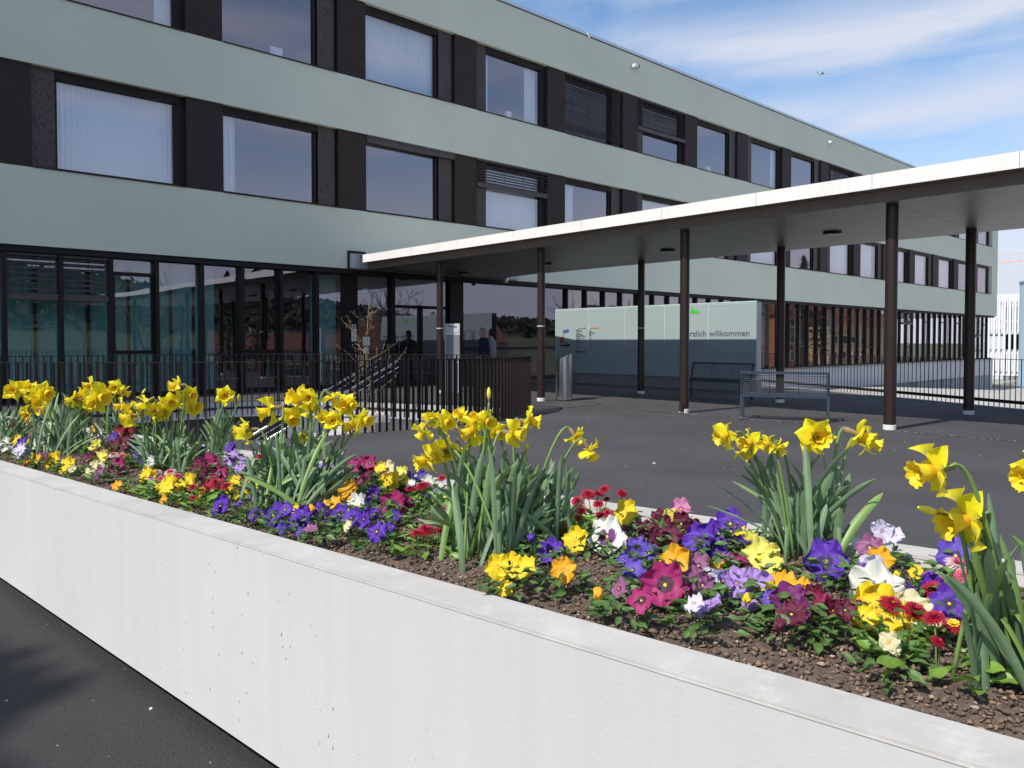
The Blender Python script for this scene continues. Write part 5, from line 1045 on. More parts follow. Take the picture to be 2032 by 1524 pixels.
# ================================================================== PLANTER
TD = Vector((-0.1016, 0.9948, 0)); TN = Vector((0.9948, 0.1016, 0)); P0 = Vector((1.05, 2.32, 0))
def pl(u, v, h=0.0):
    """point in the planter: u across from the front edge, v along, h above the top of the rim"""
    p = P0 + TN*u + TD*v; return Vector((p.x, p.y, 0.72 - 0.021*v + h))
V0, V1 = -5.0, 9.5
PL = thing('flower_planter', 'long pale concrete planter wall with a pale rim around the flower bed', 'planter')
def slab(name, u0, u1, h0f, h1, m, bev=0.0, v0=V0, v1=V1, rough=False):
    mb = MB(); n = 30; vs = []
    for i in range(n+1):
        v = v0+(v1-v0)*i/n
        for u, top in ((u0,0),(u1,0),(u1,1),(u0,1)):
            p = pl(u, v); z = p.z + h1 if top else (h0f if h0f is not None else 0)
            vs.append((p.x, p.y, z))
    fs = [(i*4+k, (i+1)*4+k, (i+1)*4+(k+1)%4, i*4+(k+1)%4) for i in range(n) for k in range(4)] + [(0,1,2,3), tuple(n*4+k for k in (3,2,1,0))]
    mb.add(vs, fs); me = mb.mesh(name, m)
    if bev:
        b = bmesh.new(); b.from_mesh(me)
        b.normal_update()
        eds = [e for e in b.edges if all((abs(v.co.z-(0.72-0.021*((v.co-P0).dot(TD)))-h1) < 0.002) for v in e.verts) and len(e.link_faces) == 2 and e.calc_face_angle(0) > 1.0 and abs((e.verts[0].co-e.verts[1].co).normalized().dot(TD)) > .9]
        bmesh.ops.bevel(b, geom=eds, offset=bev, segments=2, affect='EDGES'); b.to_mesh(me); b.free()
    bm2 = bmesh.new(); bm2.from_mesh(me); bmesh.ops.recalc_face_normals(bm2, faces=bm2.faces); bm2.to_mesh(me); bm2.free()
    return link(name, me, PL)
slab('front_wall', -0.027, 0.105, 0.062, -0.006, M_PLANT_F)
slab('front_rim', -0.0285, 0.1065, None, 0.0, M_PLANT_T, 0.006)
# the rim is a thin cap: lower its underside to just above the wall
for ob in list(PL.children):
    if ob.name.startswith('front_rim'):
        for v in ob.data.vertices:
            if v.co.z < 0.05: v.co.z = 0.72 - 0.021*((v.co-P0).dot(TD)) - 0.0055
slab('back_wall', 1.125, 1.252, 0.0, -0.006, M_PLANT_F)
slab('back_rim', 1.1235, 1.2535, None, 0.0, M_PLANT_T, 0.006)
for ob in list(PL.children):
    if ob.name.startswith('back_rim'):
        for v in ob.data.vertices:
            if v.co.z < 0.05: v.co.z = 0.72 - 0.021*((v.co-P0).dot(TD)) - 0.0055
slab('recessed_base', 0.045, 1.12, 0.0, -0.35, M_BLACK)
# soil surface with relief
M_SOIL = mat('bark_soil', (0.12,0.085,0.064), 0.95, 0, 0.45, 45, 0.9, 70, bdist=0.01)
sb = MB(); nu, nv = 40, 420; vs = []
for j in range(nv+1):
    v = -3.2+(V1+3.0)*j/nv
    for i in range(nu+1):
        u = 0.106+1.017*i/nu
        h = -0.034 + 0.012*noise.noise((u*5, v*5, 0)) + 0.007*noise.noise((u*22, v*22, 3)) + 0.02*math.sin(PI*(u-.1)/1.02)
        vs.append(pl(u, v, h))
sb.add(vs, [(j*(nu+1)+i, j*(nu+1)+i+1, (j+1)*(nu+1)+i+1, (j+1)*(nu+1)+i) for j in range(nv) for i in range(nu)])
tag(sb.obj('soil', M_SOIL, smooth=True), kind='structure')
def soil_h(u, v): return -0.034 + 0.012*noise.noise((u*5, v*5, 0)) + 0.02*math.sin(PI*(u-.1)/1.02)
# loose crumbs of bark and clay
rs = np.random.RandomState(3); N_ = 30000
vv = -2.7 + 7.5*rs.rand(N_)**1.7; uu = 0.108 + 1.0*rs.rand(N_)
base = np.array([(1,0,0),(-1,0,0),(0,1,0),(0,-1,0),(0,0,1),(0,0,-1)], float)
tri = np.array([(0,2,4),(2,1,4),(1,3,4),(3,0,4),(2,0,5),(1,2,5),(3,1,5),(0,3,5)])
sz = rs.uniform(0.0028,0.0072,N_)*(1+0.5*(rs.rand(N_) > .93))
P_ = np.array([tuple(pl(u, v, soil_h(u, v)+0.002+0.4*s)) for u, v, s in zip(uu, vv, sz)])
ang = rs.rand(N_)*2*PI; ca, sa = np.cos(ang), np.sin(ang)
bb = base[None]*(1+0.35*rs.randn(N_,6,1))*sz[:,None,None]*np.array([1.25,0.85,0.65])
x = bb[...,0]*ca[:,None]-bb[...,1]*sa[:,None]; y = bb[...,0]*sa[:,None]+bb[...,1]*ca[:,None]
vs = np.stack([x, y, bb[...,2]], -1)+P_[:,None,:]
fs = (tri[None]+np.arange(N_)[:,None,None]*6).reshape(-1)
me = bpy.data.meshes.new('soil_crumbs'); me.vertices.add(N_*6); me.vertices.foreach_set('co', vs.reshape(-1))
nt = N_*8; me.loops.add(nt*3); me.loops.foreach_set('vertex_index', fs.astype(np.int32)); me.polygons.add(nt)
me.polygons.foreach_set('loop_start', np.arange(0, nt*3, 3, dtype=np.int32))
mi = np.repeat(rs.choice([0,1,2,3], N_, p=[.42,.33,.18,.07]), 8).astype(np.int32); me.polygons.foreach_set('material_index', mi)
for n_, c in (('crumb_dark',(0.115,0.080,0.060)),('crumb_brown',(0.19,0.135,0.10)),('crumb_rust',(0.27,0.17,0.11)),('crumb_pale',(0.38,0.29,0.21))): me.materials.append(mat(n_, c, 0.9))
me.update(calc_edges=True); me.validate()
tag(link('soil_crumbs', me), 'brown bark and clay crumbs covering the flower bed', 'mulch', kind='stuff')

# ================================================================== PLANTS
def attr_mat(name, base, blotch, size, soft=0.08, edge=None, rough=0.6, trans=0.25, veins=0.25, eye=(0.85,0.55,0.02)):
    m = bpy.data.materials.new(name); m.use_nodes = True; N, L = m.node_tree.nodes, m.node_tree.links; b = N['Principled BSDF']
    at = N.new('ShaderNodeAttribute'); at.attribute_name = 'rad'
    geo = N.new('ShaderNodeNewGeometry'); n = N.new('ShaderNodeTexNoise'); n.inputs['Scale'].default_value = 160; L.new(geo.outputs['Position'], n.inputs['Vector'])
    ad = N.new('ShaderNodeMath'); ad.operation = 'MULTIPLY_ADD'; ad.inputs[1].default_value = veins; L.new(n.outputs['Fac'], ad.inputs[0]); L.new(at.outputs['Fac'], ad.inputs[2])
    r = N.new('ShaderNodeValToRGB'); e = r.color_ramp.elements; o_ = veins*.5
    e[0].position = 0.0; e[0].color = (*blotch, 1); e[1].position = 1.0; e[1].color = (*(edge or base), 1)
    a = e.new(max(0.02, min(.9, size+o_))); a.color = (*blotch, 1); c = e.new(min(.95, size+o_+soft)); c.color = (*base, 1)
    L.new(ad.outputs[0], r.inputs[0]); L.new(r.outputs[0], b.inputs['Base Color']); b.inputs['Roughness'].default_value = rough
    b.inputs['Sheen Weight'].default_value = 0.15
    t = N.new('ShaderNodeBsdfTranslucent'); L.new(r.outputs[0], t.inputs[0]); ms = N.new('ShaderNodeMixShader'); ms.inputs[0].default_value = trans
    L.new(b.outputs[0], ms.inputs[1]); L.new(t.outputs[0], ms.inputs[2]); L.new(ms.outputs[0], N['Material Output'].inputs[0])
    return m
PC = {'Y':((.88,.66,.012),(.80,.52,.01),.15,'yellow'),'N':((.86,.80,.16),(.84,.70,.03),.2,'lemon yellow'),'O':((.88,.44,.008),(.66,.27,.01),.15,'orange yellow'),
 'P':((.105,.022,.42),(.02,.004,.10),.28,'deep violet'),'V':((.13,.07,.47),(.03,.01,.16),.22,'blue violet'),'M':((.135,.004,.035),(.03,.001,.012),.3,'dark maroon'),
 'D':((.24,.005,.02),(.05,.001,.01),.3,'dark red'),'R':((.40,.018,.15),(.055,.002,.03),.34,'crimson magenta'),'R2':((.27,.006,.06),(.06,.002,.02),.3,'deep crimson'),
 'A':((.34,.12,.27),(.16,.03,.14),.25,'dusky mauve'),'A2':((.20,.02,.16),(.10,.005,.05),.4,'dark plum'),'L':((.47,.30,.70),(.30,.12,.50),.22,'lavender'),
 'K':((.70,.66,.82),(.40,.25,.60),.16,'whitish lilac'),'K2':((.62,.24,.44),(.35,.05,.2),.25,'pink'),'W':((.80,.80,.74),(.72,.70,.55),.15,'white'),
 'Z':((.82,.82,.78),(.13,.004,.17),.42,'white and purple'),'C':((.78,.72,.44),(.72,.55,.2),.2,'cream'),'U':((.16,.04,.36),(.12,.01,.28),.5,'white rimmed purple')}
PM = {}
for k, (b_, bl_, s_, nm) in PC.items():
    PM[k] = attr_mat('pansy_'+nm.replace(' ', '_'), b_, bl_, s_, edge=(.68,.66,.82) if k == 'U' else None)
M_EYE = mat('pansy_eye', (.85,.55,.03), 0.6)
M_LEAF = mat('pansy_leaf', (.095,.185,.045), 0.5, 0, 0.4, 22, 0.4, 140, trans=0.2, bdist=0.002)
M_LEAF2 = mat('daisy_leaf', (.19,.33,.05), 0.42, 0, 0.3, 22, 0.4, 120, trans=0.22, bdist=0.003)
M_DLEAF = mat('daffodil_leaf', (.165,.265,.135), 0.5, 0, 0.25, 9, trans=0.16)
M_DBASE = mat('daffodil_stem', (.20,.33,.09), 0.45, 0, 0.15, 8, trans=0.12)
M_STALK = mat('thin_stalk', (.10,.16,.04), 0.6)
M_DYEL = attr_mat('daffodil_petal', (.95,.84,.014), (.88,.72,.01), .12, veins=.12, trans=0.36, rough=.5)
M_DCOR = attr_mat('daffodil_corona', (.92,.70,.008), (.80,.46,.004), .3, veins=.1, trans=0.25, rough=.5)
M_SPATHE = mat('papery_spathe', (.42,.27,.15), 0.8, 0, 0.2, 60, trans=0.3)
M_DBUD = mat('daffodil_bud', (.82,.72,.03), 0.5, 0, .12, 60)

def with_rad(me, rads):
    a = me.attributes.new('rad', 'FLOAT', 'POINT'); a.data.foreach_set('value', rads); return me
RADD = 0.0
def petal(mb, rads, ang, L_, W_, z0, cup, ruff, rnd, nr=7, ns=9, base_r=0.0, point=0.0, twist=0.0, curl=0.0):
    o = len(mb.v); ca, sa = math.cos(ang), math.sin(ang); ph = rnd.uniform(0, 6)
    for i in range(nr+1):
        t = i/nr; r = base_r + (L_-base_r)*t
        prof = math.sin(PI*min(1, (0.10+0.80*t)))**(0.45) if point == 0 else (math.sin(PI*(t*.93+.06))**.75)*(1-point*t*t)
        w = W_*max(0.03, prof)
        for k in range(ns+1):
            s = -1+2*k/ns; rr = r - (0.26*L_*abs(s)**3.6*t if point == 0 else 0.05*L_*s*s*t)
            x = rr; y = s*w
            z = z0 + cup*t*t - curl*abs(s)**2*w + ruff*t*t*math.sin(s*5+ph) + ruff*.5*t*math.sin(9*s+2*ph) + twist*s*t
            mb.v.append((x*ca-y*sa, x*sa+y*ca, z)); rads.append(math.hypot(x, y)/max(L_, 1e-6) + RADD)
    for i in range(nr):
        for k in range(ns):
            a = o+i*(ns+1)+k; mb.f.append((a, a+1, a+ns+2, a+ns+1)); mb.m.append(0)
def pansy_mesh(code, seed, closed=0.0):
    rn = random.Random(seed); mb = MB(); rads = []
    q = 0.16 if not closed else 0.5
    rf = rn.uniform(.06,.13)
    # unit diameter about 1; local +Y is up
    global RADD
    RADD = .30
    petal(mb, rads, PI/2+0.48+rn.gauss(0,.08), .54, .315, -.075, q*rn.uniform(.3,1.2), rf, rn)
    petal(mb, rads, PI/2-0.48+rn.gauss(0,.08), .54, .315, -.055, q*rn.uniform(.3,1.2), rf, rn)
    RADD = 0.0
    petal(mb, rads, PI+0.16+rn.gauss(0,.10), .52, .29, -.015, q*rn.uniform(-.6,1.4), rf, rn)
    petal(mb, rads, -0.16+rn.gauss(0,.10), .52, .29, -.005, q*rn.uniform(-.6,1.4), rf, rn)
    petal(mb, rads, -PI/2+rn.gauss(0,.08), .52, .40, .02, q*rn.uniform(-.9,.9), rf*1.1, rn, 8, 12)
    k = len(mb.v)
    for i in range(6): a = 2*PI*i/6; mb.v.append((.045*math.cos(a), .045*math.sin(a)-.02, .035)); rads.append(0)
    mb.v.append((0,-.02,.06)); rads.append(0)
    for i in range(6): mb.f.append((k+i, k+(i+1)%6, k+6)); mb.m.append(1)
    return with_rad(mb.mesh('bloom', [PM[code], M_EYE], True), rads)
PMESH = {c: [pansy_mesh(c, hash(c) % 97 + i*13) for i in range(4)] for c in PC}
def closed_mesh(code, seed):
    rn = random.Random(seed); mb = MB(); rads = []
    for j, (r, z) in enumerate(((.06,-.35),(.26,-.15),(.34,.1),(.30,.35),(.20,.52),(.05,.5))):
        for k in range(18):
            a = 2*PI*k/18; f = 1+.20*math.sin(a*4+seed+j*.5)+.10*math.sin(a*7+j); mb.v.append((r*f*math.cos(a), r*f*math.sin(a), z+.06*math.sin(a*5+seed))); rads.append(.5+.1*j)
    for j in range(5):
        for k in range(18): mb.f.append((j*18+k, j*18+(k+1)%18, (j+1)*18+(k+1)%18, (j+1)*18+k)); mb.m.append(0)
    return with_rad(mb.mesh('closed_bloom', [PM[code]], True), rads)
CLOSED = {c: closed_mesh(c, i) for i, c in enumerate(PC)}
def leaf_mesh(seed, m, spoon=False):
    rn = random.Random(seed); mb = MB(); nl = 6; ns = 4
    for i in range(nl+1):
        t = i/nl; w = (.26*math.sin(PI*(t**.85)*.93+.12) if not spoon else .30*(t**1.5)*math.sqrt(max(0.02, 1.03-t**4))*1.25+.03)
        w *= 1+.10*math.sin(t*20+seed)
        for k in range(ns+1):
            s = -1+2*k/ns; mb.v.append((t+ (0 if abs(s) < .9 else -.03), s*max(w,.012), .10*s*s - .22*t*t + .05*math.sin(8*t+3*s+seed)*abs(s)))
    for i in range(nl):
        for k in range(ns): a = i*(ns+1)+k; mb.f.append((a, a+ns+1, a+ns+2, a+1)); mb.m.append(0)
    return mb
LEAFM = [leaf_mesh(i, M_LEAF).mesh('leaf', M_LEAF, True) for i in range(5)]
SPOON = [leaf_mesh(i+20, M_LEAF2, True).mesh('leaf', M_LEAF2, True) for i in range(5)]
def xform(me, M, mbuf):
    o = len(mbuf.v); mbuf.v += [tuple(M @ v.co) for v in me.vertices]; mbuf.f += [tuple(i+o for i in p.vertices) for p in me.polygons]; mbuf.m += [0]*len(me.polygons)

def face_matrix(pos, n, size, roll=0.0):
    n = Vector(n).normalized(); up = Vector((0,0,1)); yv = (up - n*up.dot(n)).normalized(); xv = yv.cross(n)
    R_ = Matrix((xv, yv, n)).transposed().to_4x4() @ Matrix.Rotation(roll, 4, 'Z')
    return Matrix.Translation(pos) @ R_ @ Matrix.Scale(size, 4)

# --- group blooms that share a plant
def cluster(items, rad):
    left = sorted(range(len(items)), key=lambda i: items[i][2]); groups = []
    while left:
        i = left.pop(0); g = [i]; u0, v0 = items[i][1], items[i][2]
        for j in list(left):
            if math.hypot(items[j][1]-u0, items[j][2]-v0) < rad and len(g) < 9: g.append(j); left.remove(j)
        groups.append(g)
    return groups
ROWN = lambda u: 'front edge' if u < .36 else ('middle' if u < .78 else 'back edge')
ORD = ['first','second','third','fourth','fifth','sixth','seventh','eighth','ninth','tenth','eleventh','twelfth','thirteenth','fourteenth','fifteenth','sixteenth','seventeenth','eighteenth','nineteenth','twentieth']
def ordn(k): return ORD[k] if k < 20 else 'no %d' % (k+1)
seen = {}
def plant_label(kind, cols, u):
    cs = []
    for c in cols:
        if c not in cs: cs.append(c)
    s = ' and '.join(cs[:2]); key = (kind, s, ROWN(u)); k = seen.get(key, 0); seen[key] = k+1
    return '%s %s, %s of bed, %s such from right' % (s, kind, ROWN(u), ordn(k))
rp = random.Random(21)
def add_leaves(root, u, v, n, R_, hmax, meshes, size, near, m):
    buf = MB()
    base = pl(u, v, 0)
    for k in range(n):
        a = rp.uniform(0, 2*PI); r = R_*math.sqrt(rp.random()); h = soil_h(u, v)+.008+hmax*(1-(r/R_)**2*.8)*rp.uniform(.35,1)
        uu_ = min(max(u + r*math.cos(a), .11), 1.12); vv_ = v + r*math.sin(a)
        p = pl(uu_, vv_, h) - base; el = rp.uniform(-.25,.75); s = size*rp.uniform(.65,1.2)
        M_ = Matrix.Translation(p) @ Matrix.Rotation(a+rp.gauss(0,.6), 4, 'Z') @ Matrix.Rotation(-el, 4, 'Y') @ Matrix.Rotation(rp.gauss(0,.4), 4, 'X') @ Matrix.Scale(s, 4)
        me = rp.choice(meshes)
        if near:
            o = link('leaf', me, root); o.matrix_local = M_
        else: xform(me, M_, buf)
    if not near: tag(buf.obj('foliage', m, root, True), kind='stuff')
extra = []
for c, u, v, h, d in PANSIES:                      # each open flower has neighbours of its own colour on the plant
    if d > .036 and rp.random() < .45:
        extra.append((c, min(max(u+rp.gauss(.012,.028), .15), 1.07), v+rp.gauss(0,.035), max(.0, h-rp.uniform(.005,.025)), d*rp.uniform(.55,.85)))
PANSIES = PANSIES + extra
groups = cluster(PANSIES, .105)
CAMV = Vector((-.55,-.62,.12)); SUNV = Vector((-1,.0,.55))
for g in groups:
    u = sum(PANSIES[i][1] for i in g)/len(g); v = sum(PANSIES[i][2] for i in g)/len(g); u = min(max(u, .17), 1.05)
    t = thing('pansy_plant', plant_label('pansy plant', [PC[PANSIES[i][0]][3] for i in g], u), 'pansy', pl(u, v, 0), 0, 'pansies in the planter bed')
    base = pl(u, v, 0); near = v < 1.7
    add_leaves(t, u, v, (22+8*len(g)) if near else 28+8*len(g), .045+.010*len(g), .07, LEAFM, .034, near, M_LEAF)
    for i in g:
        c, bu, bv, h, d = PANSIES[i]; p = pl(bu, bv, h-.0) - base
        jit = .5 if d < .068 else .16
        n = ((CAMV*.6+SUNV*.75+Vector((0,0,.1))).normalized()) if d >= .068 else (CAMV*rp.uniform(.3,1.1) + SUNV*rp.uniform(.3,1.0) + Vector((rp.gauss(0,jit), rp.gauss(0,jit), .25+rp.gauss(0,jit*.85)))).normalized()
        small = d < .034
        o = link('closed_bloom' if small else 'bloom', CLOSED[c] if small else rp.choice(PMESH[c]), t)
        o.matrix_local = face_matrix(p, (n+Vector((0,0,-.9))) if small else n, d*rp.uniform(1.0,1.15), rp.gauss(0,.3))
        s = pl(bu*.7+u*.3, bv*.7+v*.3, soil_h(u, v)) - base
        MB().tube([s, s.lerp(p, .6)+Vector((0,0,.012)), p-n*.008], .0016, 5).obj('stalk', M_STALK, t)
# leafy plants without open flowers fill the gaps
k_ = 0
for _ in range(26):
    v = -2.2+rp.random()**1.3*7.0; u = rp.uniform(.42,1.05)
    if any(abs(PANSIES[i][1]-u) < .06 and abs(PANSIES[i][2]-v) < .06 for i in range(len(PANSIES))): continue
    t = thing('pansy_plant', plant_label('leafy pansy plant without flowers', ['green'], u), 'pansy', pl(u, v, 0), 0, 'pansies in the planter bed')
    add_leaves(t, u, v, 18, .06, .045, LEAFM, .036, v < 1.4, M_LEAF)
# more of the bed beyond the left edge of the picture
for k in range(24):
    u = rp.uniform(.2,1.0); v = rp.uniform(4.9,7.6); code = rp.choice('YPMRWLOV')
    t = thing('pansy_plant', plant_label('pansy plant', [PC[code][3]], u), 'pansy', pl(u, v, 0), 0, 'pansies in the planter bed')
    add_leaves(t, u, v, 20, .07, .05, LEAFM, .04, False, M_LEAF); base = pl(u, v, 0)
    for q in range(3):
        p = pl(min(1.05,u+rp.gauss(0,.04)), v+rp.gauss(0,.04), rp.uniform(.03,.07)) - base
        link('bloom', rp.choice(PMESH[code]), t).matrix_local = face_matrix(p, CAMV+SUNV*.5+Vector((0,0,.3)), .07, 0)

# --- English daisies
def daisy_mesh(col_out, col_in, seed):
    rn = random.Random(seed); mb = MB(); 
    for ring, (n, L_, el, z) in enumerate(((34,.50,-.12,.0),(32,.45,.12,.03),(28,.38,.42,.06),(22,.28,.75,.09),(16,.17,1.1,.11))):
        for k in range(n):
            a = 2*PI*k/n+rn.gauss(0,.06); l = L_*rn.uniform(.88,1.06); w = .032+.012*rn.random(); r0 = .05
            e_ = el+rn.gauss(0,.1)
            pts = []
            for t in (0, .55, 1):
                r = r0+(l-r0)*t; zz = z+.16*math.sin(e_)*t+.02*math.sin(PI*t)
                ww = w*(1.0 if t < 1 else .55)
                for s in (-1, 1): pts.append((r*math.cos(a)-s*ww*math.sin(a), r*math.sin(a)+s*ww*math.cos(a), zz))
            mb.add(pts, [(0,1,3,2),(2,3,5,4)], 0 if ring < 3 else 1)
    mb.add([(.2*math.cos(2*PI*k/8), .2*math.sin(2*PI*k/8), -.03) for k in range(8)]+[(0,0,-.10)], [(k,(k+1)%8,8) for k in range(8)], 2)
    return mb.mesh('flower_head', [col_out, col_in, M_STALK])
DR = mat('daisy_crimson',(.42,.008,.035),.55,trans=.15); DR2 = mat('daisy_deep_crimson',(.30,.004,.022),.6); DPK = mat('daisy_pink',(.62,.12,.20),.6,trans=.2); DW = mat('daisy_pink_white',(.76,.58,.58),.6,trans=.2); DY = mat('daisy_yellow',(.80,.55,.03),.6)
DM = {'r':[daisy_mesh(DR,DR2,1),daisy_mesh(DR,DR2,2)],'p':[daisy_mesh(DW,DPK,3)],'k':[daisy_mesh(DPK,DPK,4)],'y':[daisy_mesh(DR,DY,5)]}
DN = {'r':'crimson','p':'pink and white','k':'pink','y':'crimson yellow eyed'}
for g in cluster(DAISIES, .14):
    u = sum(DAISIES[i][1] for i in g)/len(g)-.02; v = sum(DAISIES[i][2] for i in g)/len(g)-.01; u = min(max(u, .19), 1.03)
    t = thing('daisy_plant', plant_label('double daisy plant', [DN[DAISIES[i][0]] for i in g], u), 'daisy', pl(u, v, 0), 0, 'double daisies in the planter bed')
    base = pl(u, v, 0)
    add_leaves(t, u, v, 26, .085, .035, SPOON, .058, v < 1.7, M_LEAF2)
    for i in g:
        c, bu, bv, h, d = DAISIES[i]; p = pl(bu, bv, h) - base
        n = Vector((-.35+rp.gauss(0,.2), -.25+rp.gauss(0,.2), 1)).normalized()
        o = link('flower_head', rp.choice(DM[c]), t); o.matrix_local = face_matrix(p, n, d*1.05, rp.uniform(0,6)) if abs(n.z) < .999 else Matrix.Translation(p)
        s = pl(bu*.4+u*.6, bv*.4+v*.6, soil_h(u, v)) - base
        MB().tube([s, s.lerp(p, .5)+Vector((rp.gauss(0,.004),rp.gauss(0,.004),.01)), p-n*.003], .0019, 5).obj('stalk', M_STALK, t)

# --- daffodils
def tepals(seed):
    rn = random.Random(seed); mb = MB(); rads = []
    for k in range(6):
        inner = k % 2; petal(mb, rads, k*PI/3+rn.gauss(0,.07), .52*rn.uniform(.92,1.05), .225*rn.uniform(.9,1.12), .012*inner, rn.uniform(-.16,.16), .03, rn, 7, 6, .03, .42, rn.gauss(0,.08), rn.uniform(-.5,.7))
    return with_rad(mb.mesh('petals', M_DYEL, True), rads)
def corona(seed):
    rn = random.Random(seed); mb = MB(); rads = []; n = 40
    prof = [(.095,0,.0),(.135,.08,.2),(.155,.18,.4),(.175,.29,.6),(.21,.37,.8),(.255,.405,1.0)]
    for r, z, q in prof:
        for k in range(n):
            a = 2*PI*k/n; f = 1+q*q*(.085*math.sin(a*9+seed)+.045*math.sin(a*17+seed*2)) + .02*math.sin(a*6); zz = z + q*q*.022*math.sin(a*11+seed)
            mb.v.append((r*f*math.cos(a), r*f*math.sin(a), zz)); rads.append(q)
    for i in range(len(prof)-1):
        for k in range(n): mb.f.append((i*n+k, i*n+(k+1)%n, (i+1)*n+(k+1)%n, (i+1)*n+k)); mb.m.append(0)
    o = len(mb.v)                                   # crumpled inner frill
    for j, (r, z) in enumerate(((.03,.05),(.07,.22),(.12,.32))):
        for k in range(20): a = 2*PI*k/20; f = 1+.22*math.sin(a*5+seed+j); mb.v.append((r*f*math.cos(a), r*f*math.sin(a), z+.02*math.sin(a*7))); rads.append(.2+.3*j)
    for j in range(2):
        for k in range(20): mb.f.append((o+j*20+k, o+j*20+(k+1)%20, o+(j+1)*20+(k+1)%20, o+(j+1)*20+k)); mb.m.append(0)
    return with_rad(mb.mesh('trumpet', M_DCOR, True), rads)
TEP = [tepals(i) for i in range(5)]; CORN = [corona(i) for i in range(4)]
NECK = MB().tube([(0,0,.02),(0,0,-.14),(0,0,-.20),(0,0,-.27),(0,0,-.30)], [.075,.042,.048,.045,.028], 10).mesh('flower_tube', M_DBASE, True)
spm = MB(); 
for i in range(7):
    t_ = i/6
    for k in range(7):
        a = -1.9+3.8*k/6; r = (.055+.03*math.sin(PI*t_))*(1-.75*t_**3)
        spm.v.append((r*math.sin(a), r*math.cos(a)+.01+.05*t_*t_, -.44+.46*t_))
for i in range(6):
    for k in range(6): spm.f.append((i*7+k,i*7+k+1,(i+1)*7+k+1,(i+1)*7+k)); spm.m.append(0)
SPATHE = spm.mesh('spathe', M_SPATHE, True)
BUD = MB().lathe([(.03,-.5),(.12,-.40),(.20,-.2),(.235,0),(.21,.22),(.13,.42),(.03,.52)], 12).mesh('bud', M_DBUD, True)
BSP = MB().lathe([(.05,-.75),(.08,-.6),(.15,-.42),(.13,-.3)], 10).mesh('spathe', M_SPATHE, True)
BACK = -FWD
FDIR = {'F': BACK*1+Vector((0,0,-.10)), 'L': -RGT*.95+BACK*.35+Vector((0,0,-.28)), 'R': RGT*.95+BACK*.30+Vector((0,0,-.22)), 'D': RGT*.55+BACK*.1+Vector((0,0,-1.0)),
        'U': -RGT*.5+BACK*.5+Vector((0,0,.45))}
rd = random.Random(8)
def strap(base, tip, w, out):
    base = Vector(base); tip = Vector(tip); h = tip.z-base.z; flat = Vector((tip.x-base.x, tip.y-base.y, 0)); L_ = (tip-base).length
    c1 = base + Vector((0,0,h*.42))+flat*.20; c2 = base + flat*.60 + Vector((0,0,h*.80)) + Vector((0,0,.02*rd.uniform(-.5,1.6)*L_*5*flat.length))
    n = 12; a = rd.uniform(-.9,.9); side0 = (RGT*math.cos(a)+BACK*math.sin(a)).normalized(); tw = rd.uniform(-.5,.5); vs = []
    for i in range(n+1):
        t = i/n; p = base*(1-t)**3+c1*3*t*(1-t)**2+c2*3*t*t*(1-t)+tip*t**3
        d = (-3*base*(1-t)**2+c1*(3*(1-t)**2-6*t*(1-t))+c2*(6*t*(1-t)-3*t*t)+tip*3*t*t).normalized()
        s = (Matrix.Rotation(tw*t, 3, 'Z') @ side0); s = (s-d*s.dot(d)).normalized(); nn = d.cross(s)
        ww = w*(.62+.38*min(1,t*2.5))*(1-max(0,(t-.80)/.20)**2.2*.86)
        for q, dz in ((-1,.16),(-.45,.02),(0,-.05),(.45,.02),(1,.16)): vs.append(p+s*q*ww/2+nn*dz*ww)
    mb = MB(); mb.add(vs, [(i*5+k, i*5+k+1, (i+1)*5+k+1, (i+1)*5+k) for i in range(n) for k in range(4)]); return mb
CL = ['clump of yellow daffodils cut by the left edge of the picture','second daffodil clump from the left, nodding over its leaves','small daffodil clump at the back edge, third from the left','broad daffodil clump above the pink and white daisies','slim daffodil clump with one open flower and a bud',
      'tall daffodil clump above the deep violet pansies','largest daffodil clump in the middle of the bed with one upright bud','sparse clump with two drooping daffodils right of the largest clump','daffodil clump with wide fanned leaves at the back edge','closest daffodil clump at the right edge of the picture']
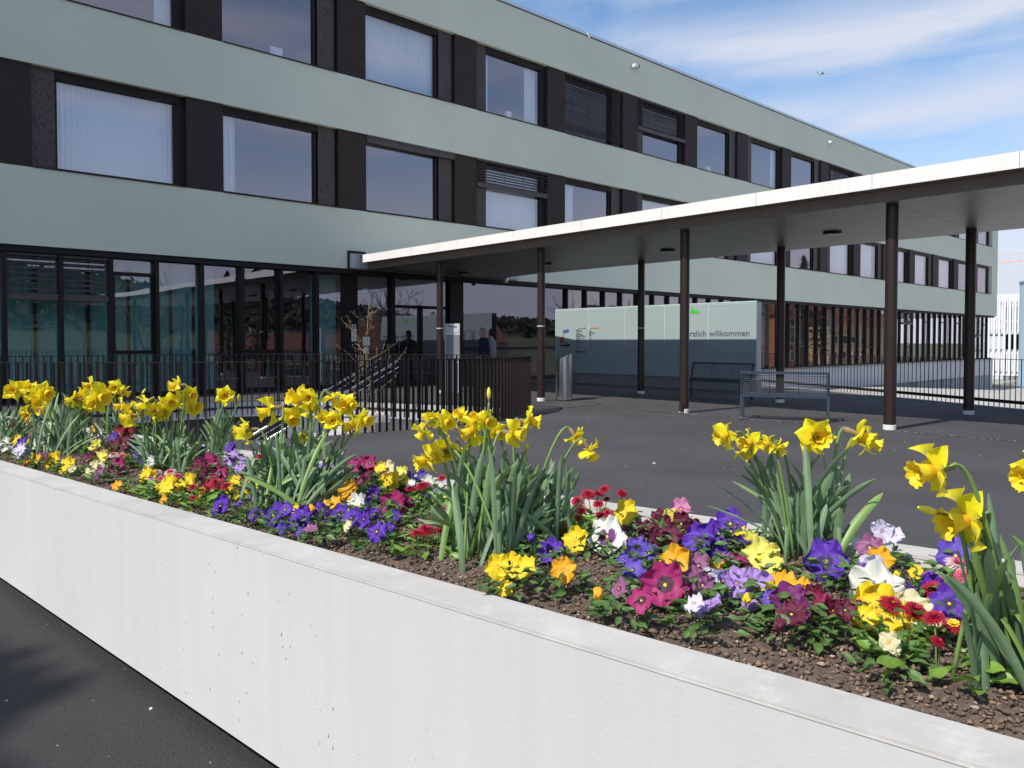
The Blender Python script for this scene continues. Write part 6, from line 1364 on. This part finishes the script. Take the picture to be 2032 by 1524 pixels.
for ci, (b_, fl, lv) in enumerate(DAFFODILS):
    base = Vector(b_); t = thing('daffodil_clump', CL[ci], 'daffodils', base, 0, 'daffodil clumps in the planter bed')
    spread = .022+.0011*len(lv)
    lv = list(lv)
    for (x, y, z, w) in list(lv):
        if rd.random() < .5: lv.append((x+rd.gauss(0,.03), y+rd.gauss(0,.03), base.z+(z-base.z)*rd.uniform(.62,.97), w*rd.uniform(.75,1)))
    for (x, y, z, w) in lv:
        tip = Vector((x,y,z))-base; fx = Vector((tip.x,tip.y,0)); o0 = fx*.16 + Vector((rd.gauss(0,spread), rd.gauss(0,spread), -.015))
        m_ = rd.choice((M_DLEAF, M_DLEAF, M_DLEAF, M_DBASE))
        strap(o0, tip, .0195*w*rd.uniform(.85,1.1), 0).obj('leaf', M_DLEAF if rd.random() < .85 else M_DBASE, t, True)
    for (x, y, z, s, c) in fl:
        p = Vector((x,y,z))-base
        if c in 'bB' or c == 'b2':
            d = Vector((0,0,1)) if c == 'B' else (Vector((rd.gauss(0,.3),rd.gauss(0,.3),.5)) if c == 'b' else (-RGT*.9+Vector((0,0,.25))))
            d.normalize(); q = d.to_track_quat('Z','Y').to_matrix().to_4x4(); k = s*(1.15 if c == 'B' else .95)
            fo = link('flower_bud', BUD, t); fo.matrix_local = Matrix.Translation(p) @ q @ Matrix.Scale(k, 4) @ Matrix.Diagonal((.72,.72,1,1))
            link('spathe', BSP, fo)
            neck = p-d*k*.7
        else:
            d = (FDIR[c].normalized()+Vector((rd.gauss(0,.22),rd.gauss(0,.22),rd.gauss(0,.16)))).normalized()
            q = d.to_track_quat('Z','Y').to_matrix().to_4x4(); k = s*1.30
            M_ = Matrix.Translation(p - d*k*.12) @ q @ Matrix.Rotation(rd.uniform(0,6), 4, 'Z') @ Matrix.Scale(k, 4)
            fo = link('flower', rd.choice(TEP), t); fo.matrix_local = M_
            link('trumpet', rd.choice(CORN), fo); link('flower_tube', NECK, fo)
            so = link('spathe', SPATHE, fo); so.rotation_euler = (0,0,rd.uniform(0,6))
            neck = p-d*k*(.30+.12)
        st = Vector((p.x,p.y,0))*.18+Vector((rd.gauss(0,spread*.8), rd.gauss(0,spread*.8), -.01))
        c2 = neck-d*.035+Vector((0,0,.018)) if c != 'B' else neck-d*.05
        c1 = st+Vector((c2.x-st.x, c2.y-st.y, 0))*.45+Vector((0,0,(c2.z-st.z)*.72))
        pts = []
        for i in range(11):
            q_ = i/10; pts.append(st*(1-q_)**3+c1*3*q_*(1-q_)**2+(c2+Vector((0,0,.012)))*3*q_*q_*(1-q_)+neck*q_**3)
        MB().tube(pts, [.0042]*8+[.0038,.0034,.003], 7).obj('stem', M_DBASE, t, True)

# small litter: grit and dry bits on the path by the planter and on the terrace
gr = MB(); rr = random.Random(12)
for i in range(260):
    if i < 130: x = .3+rr.random()*.65; y = 1.6+rr.random()*4.5
    else: x = rr.uniform(3.5,13); y = rr.uniform(2,10)
    s = rr.uniform(.0012,.0035)*(1 if i < 130 else 2.2); s = s*2.6 if rr.random() < .05 else s
    if (Vector((x,y,0))-P0).dot(TN) > -.05 and i < 130: continue
    a = rr.uniform(0,PI); c, q = math.cos(a), math.sin(a)
    gr.add([(x+s*c*1.6,y+s*q*1.6,.0),(x-s*q,y+s*c,.0),(x-s*c*1.3,y-s*q*1.3,.0),(x+s*q,y-s*c,.0),(x,y,s*1.3)], [(0,1,4),(1,2,4),(2,3,4),(3,0,4)])
tag(gr.obj('grit', mat('pale_grit',(.40,.37,.32),.9)), 'pale grit scattered on the asphalt', 'grit', kind='stuff')
tag(MB().lathe([(.004,0),(.007,.003),(.006,.007),(.002,.009)], 9).obj('pebble', M_WHITE, None, True, loc=(.905,2.98,.001)), 'single white pebble on the path at the foot of the planter', 'pebble')
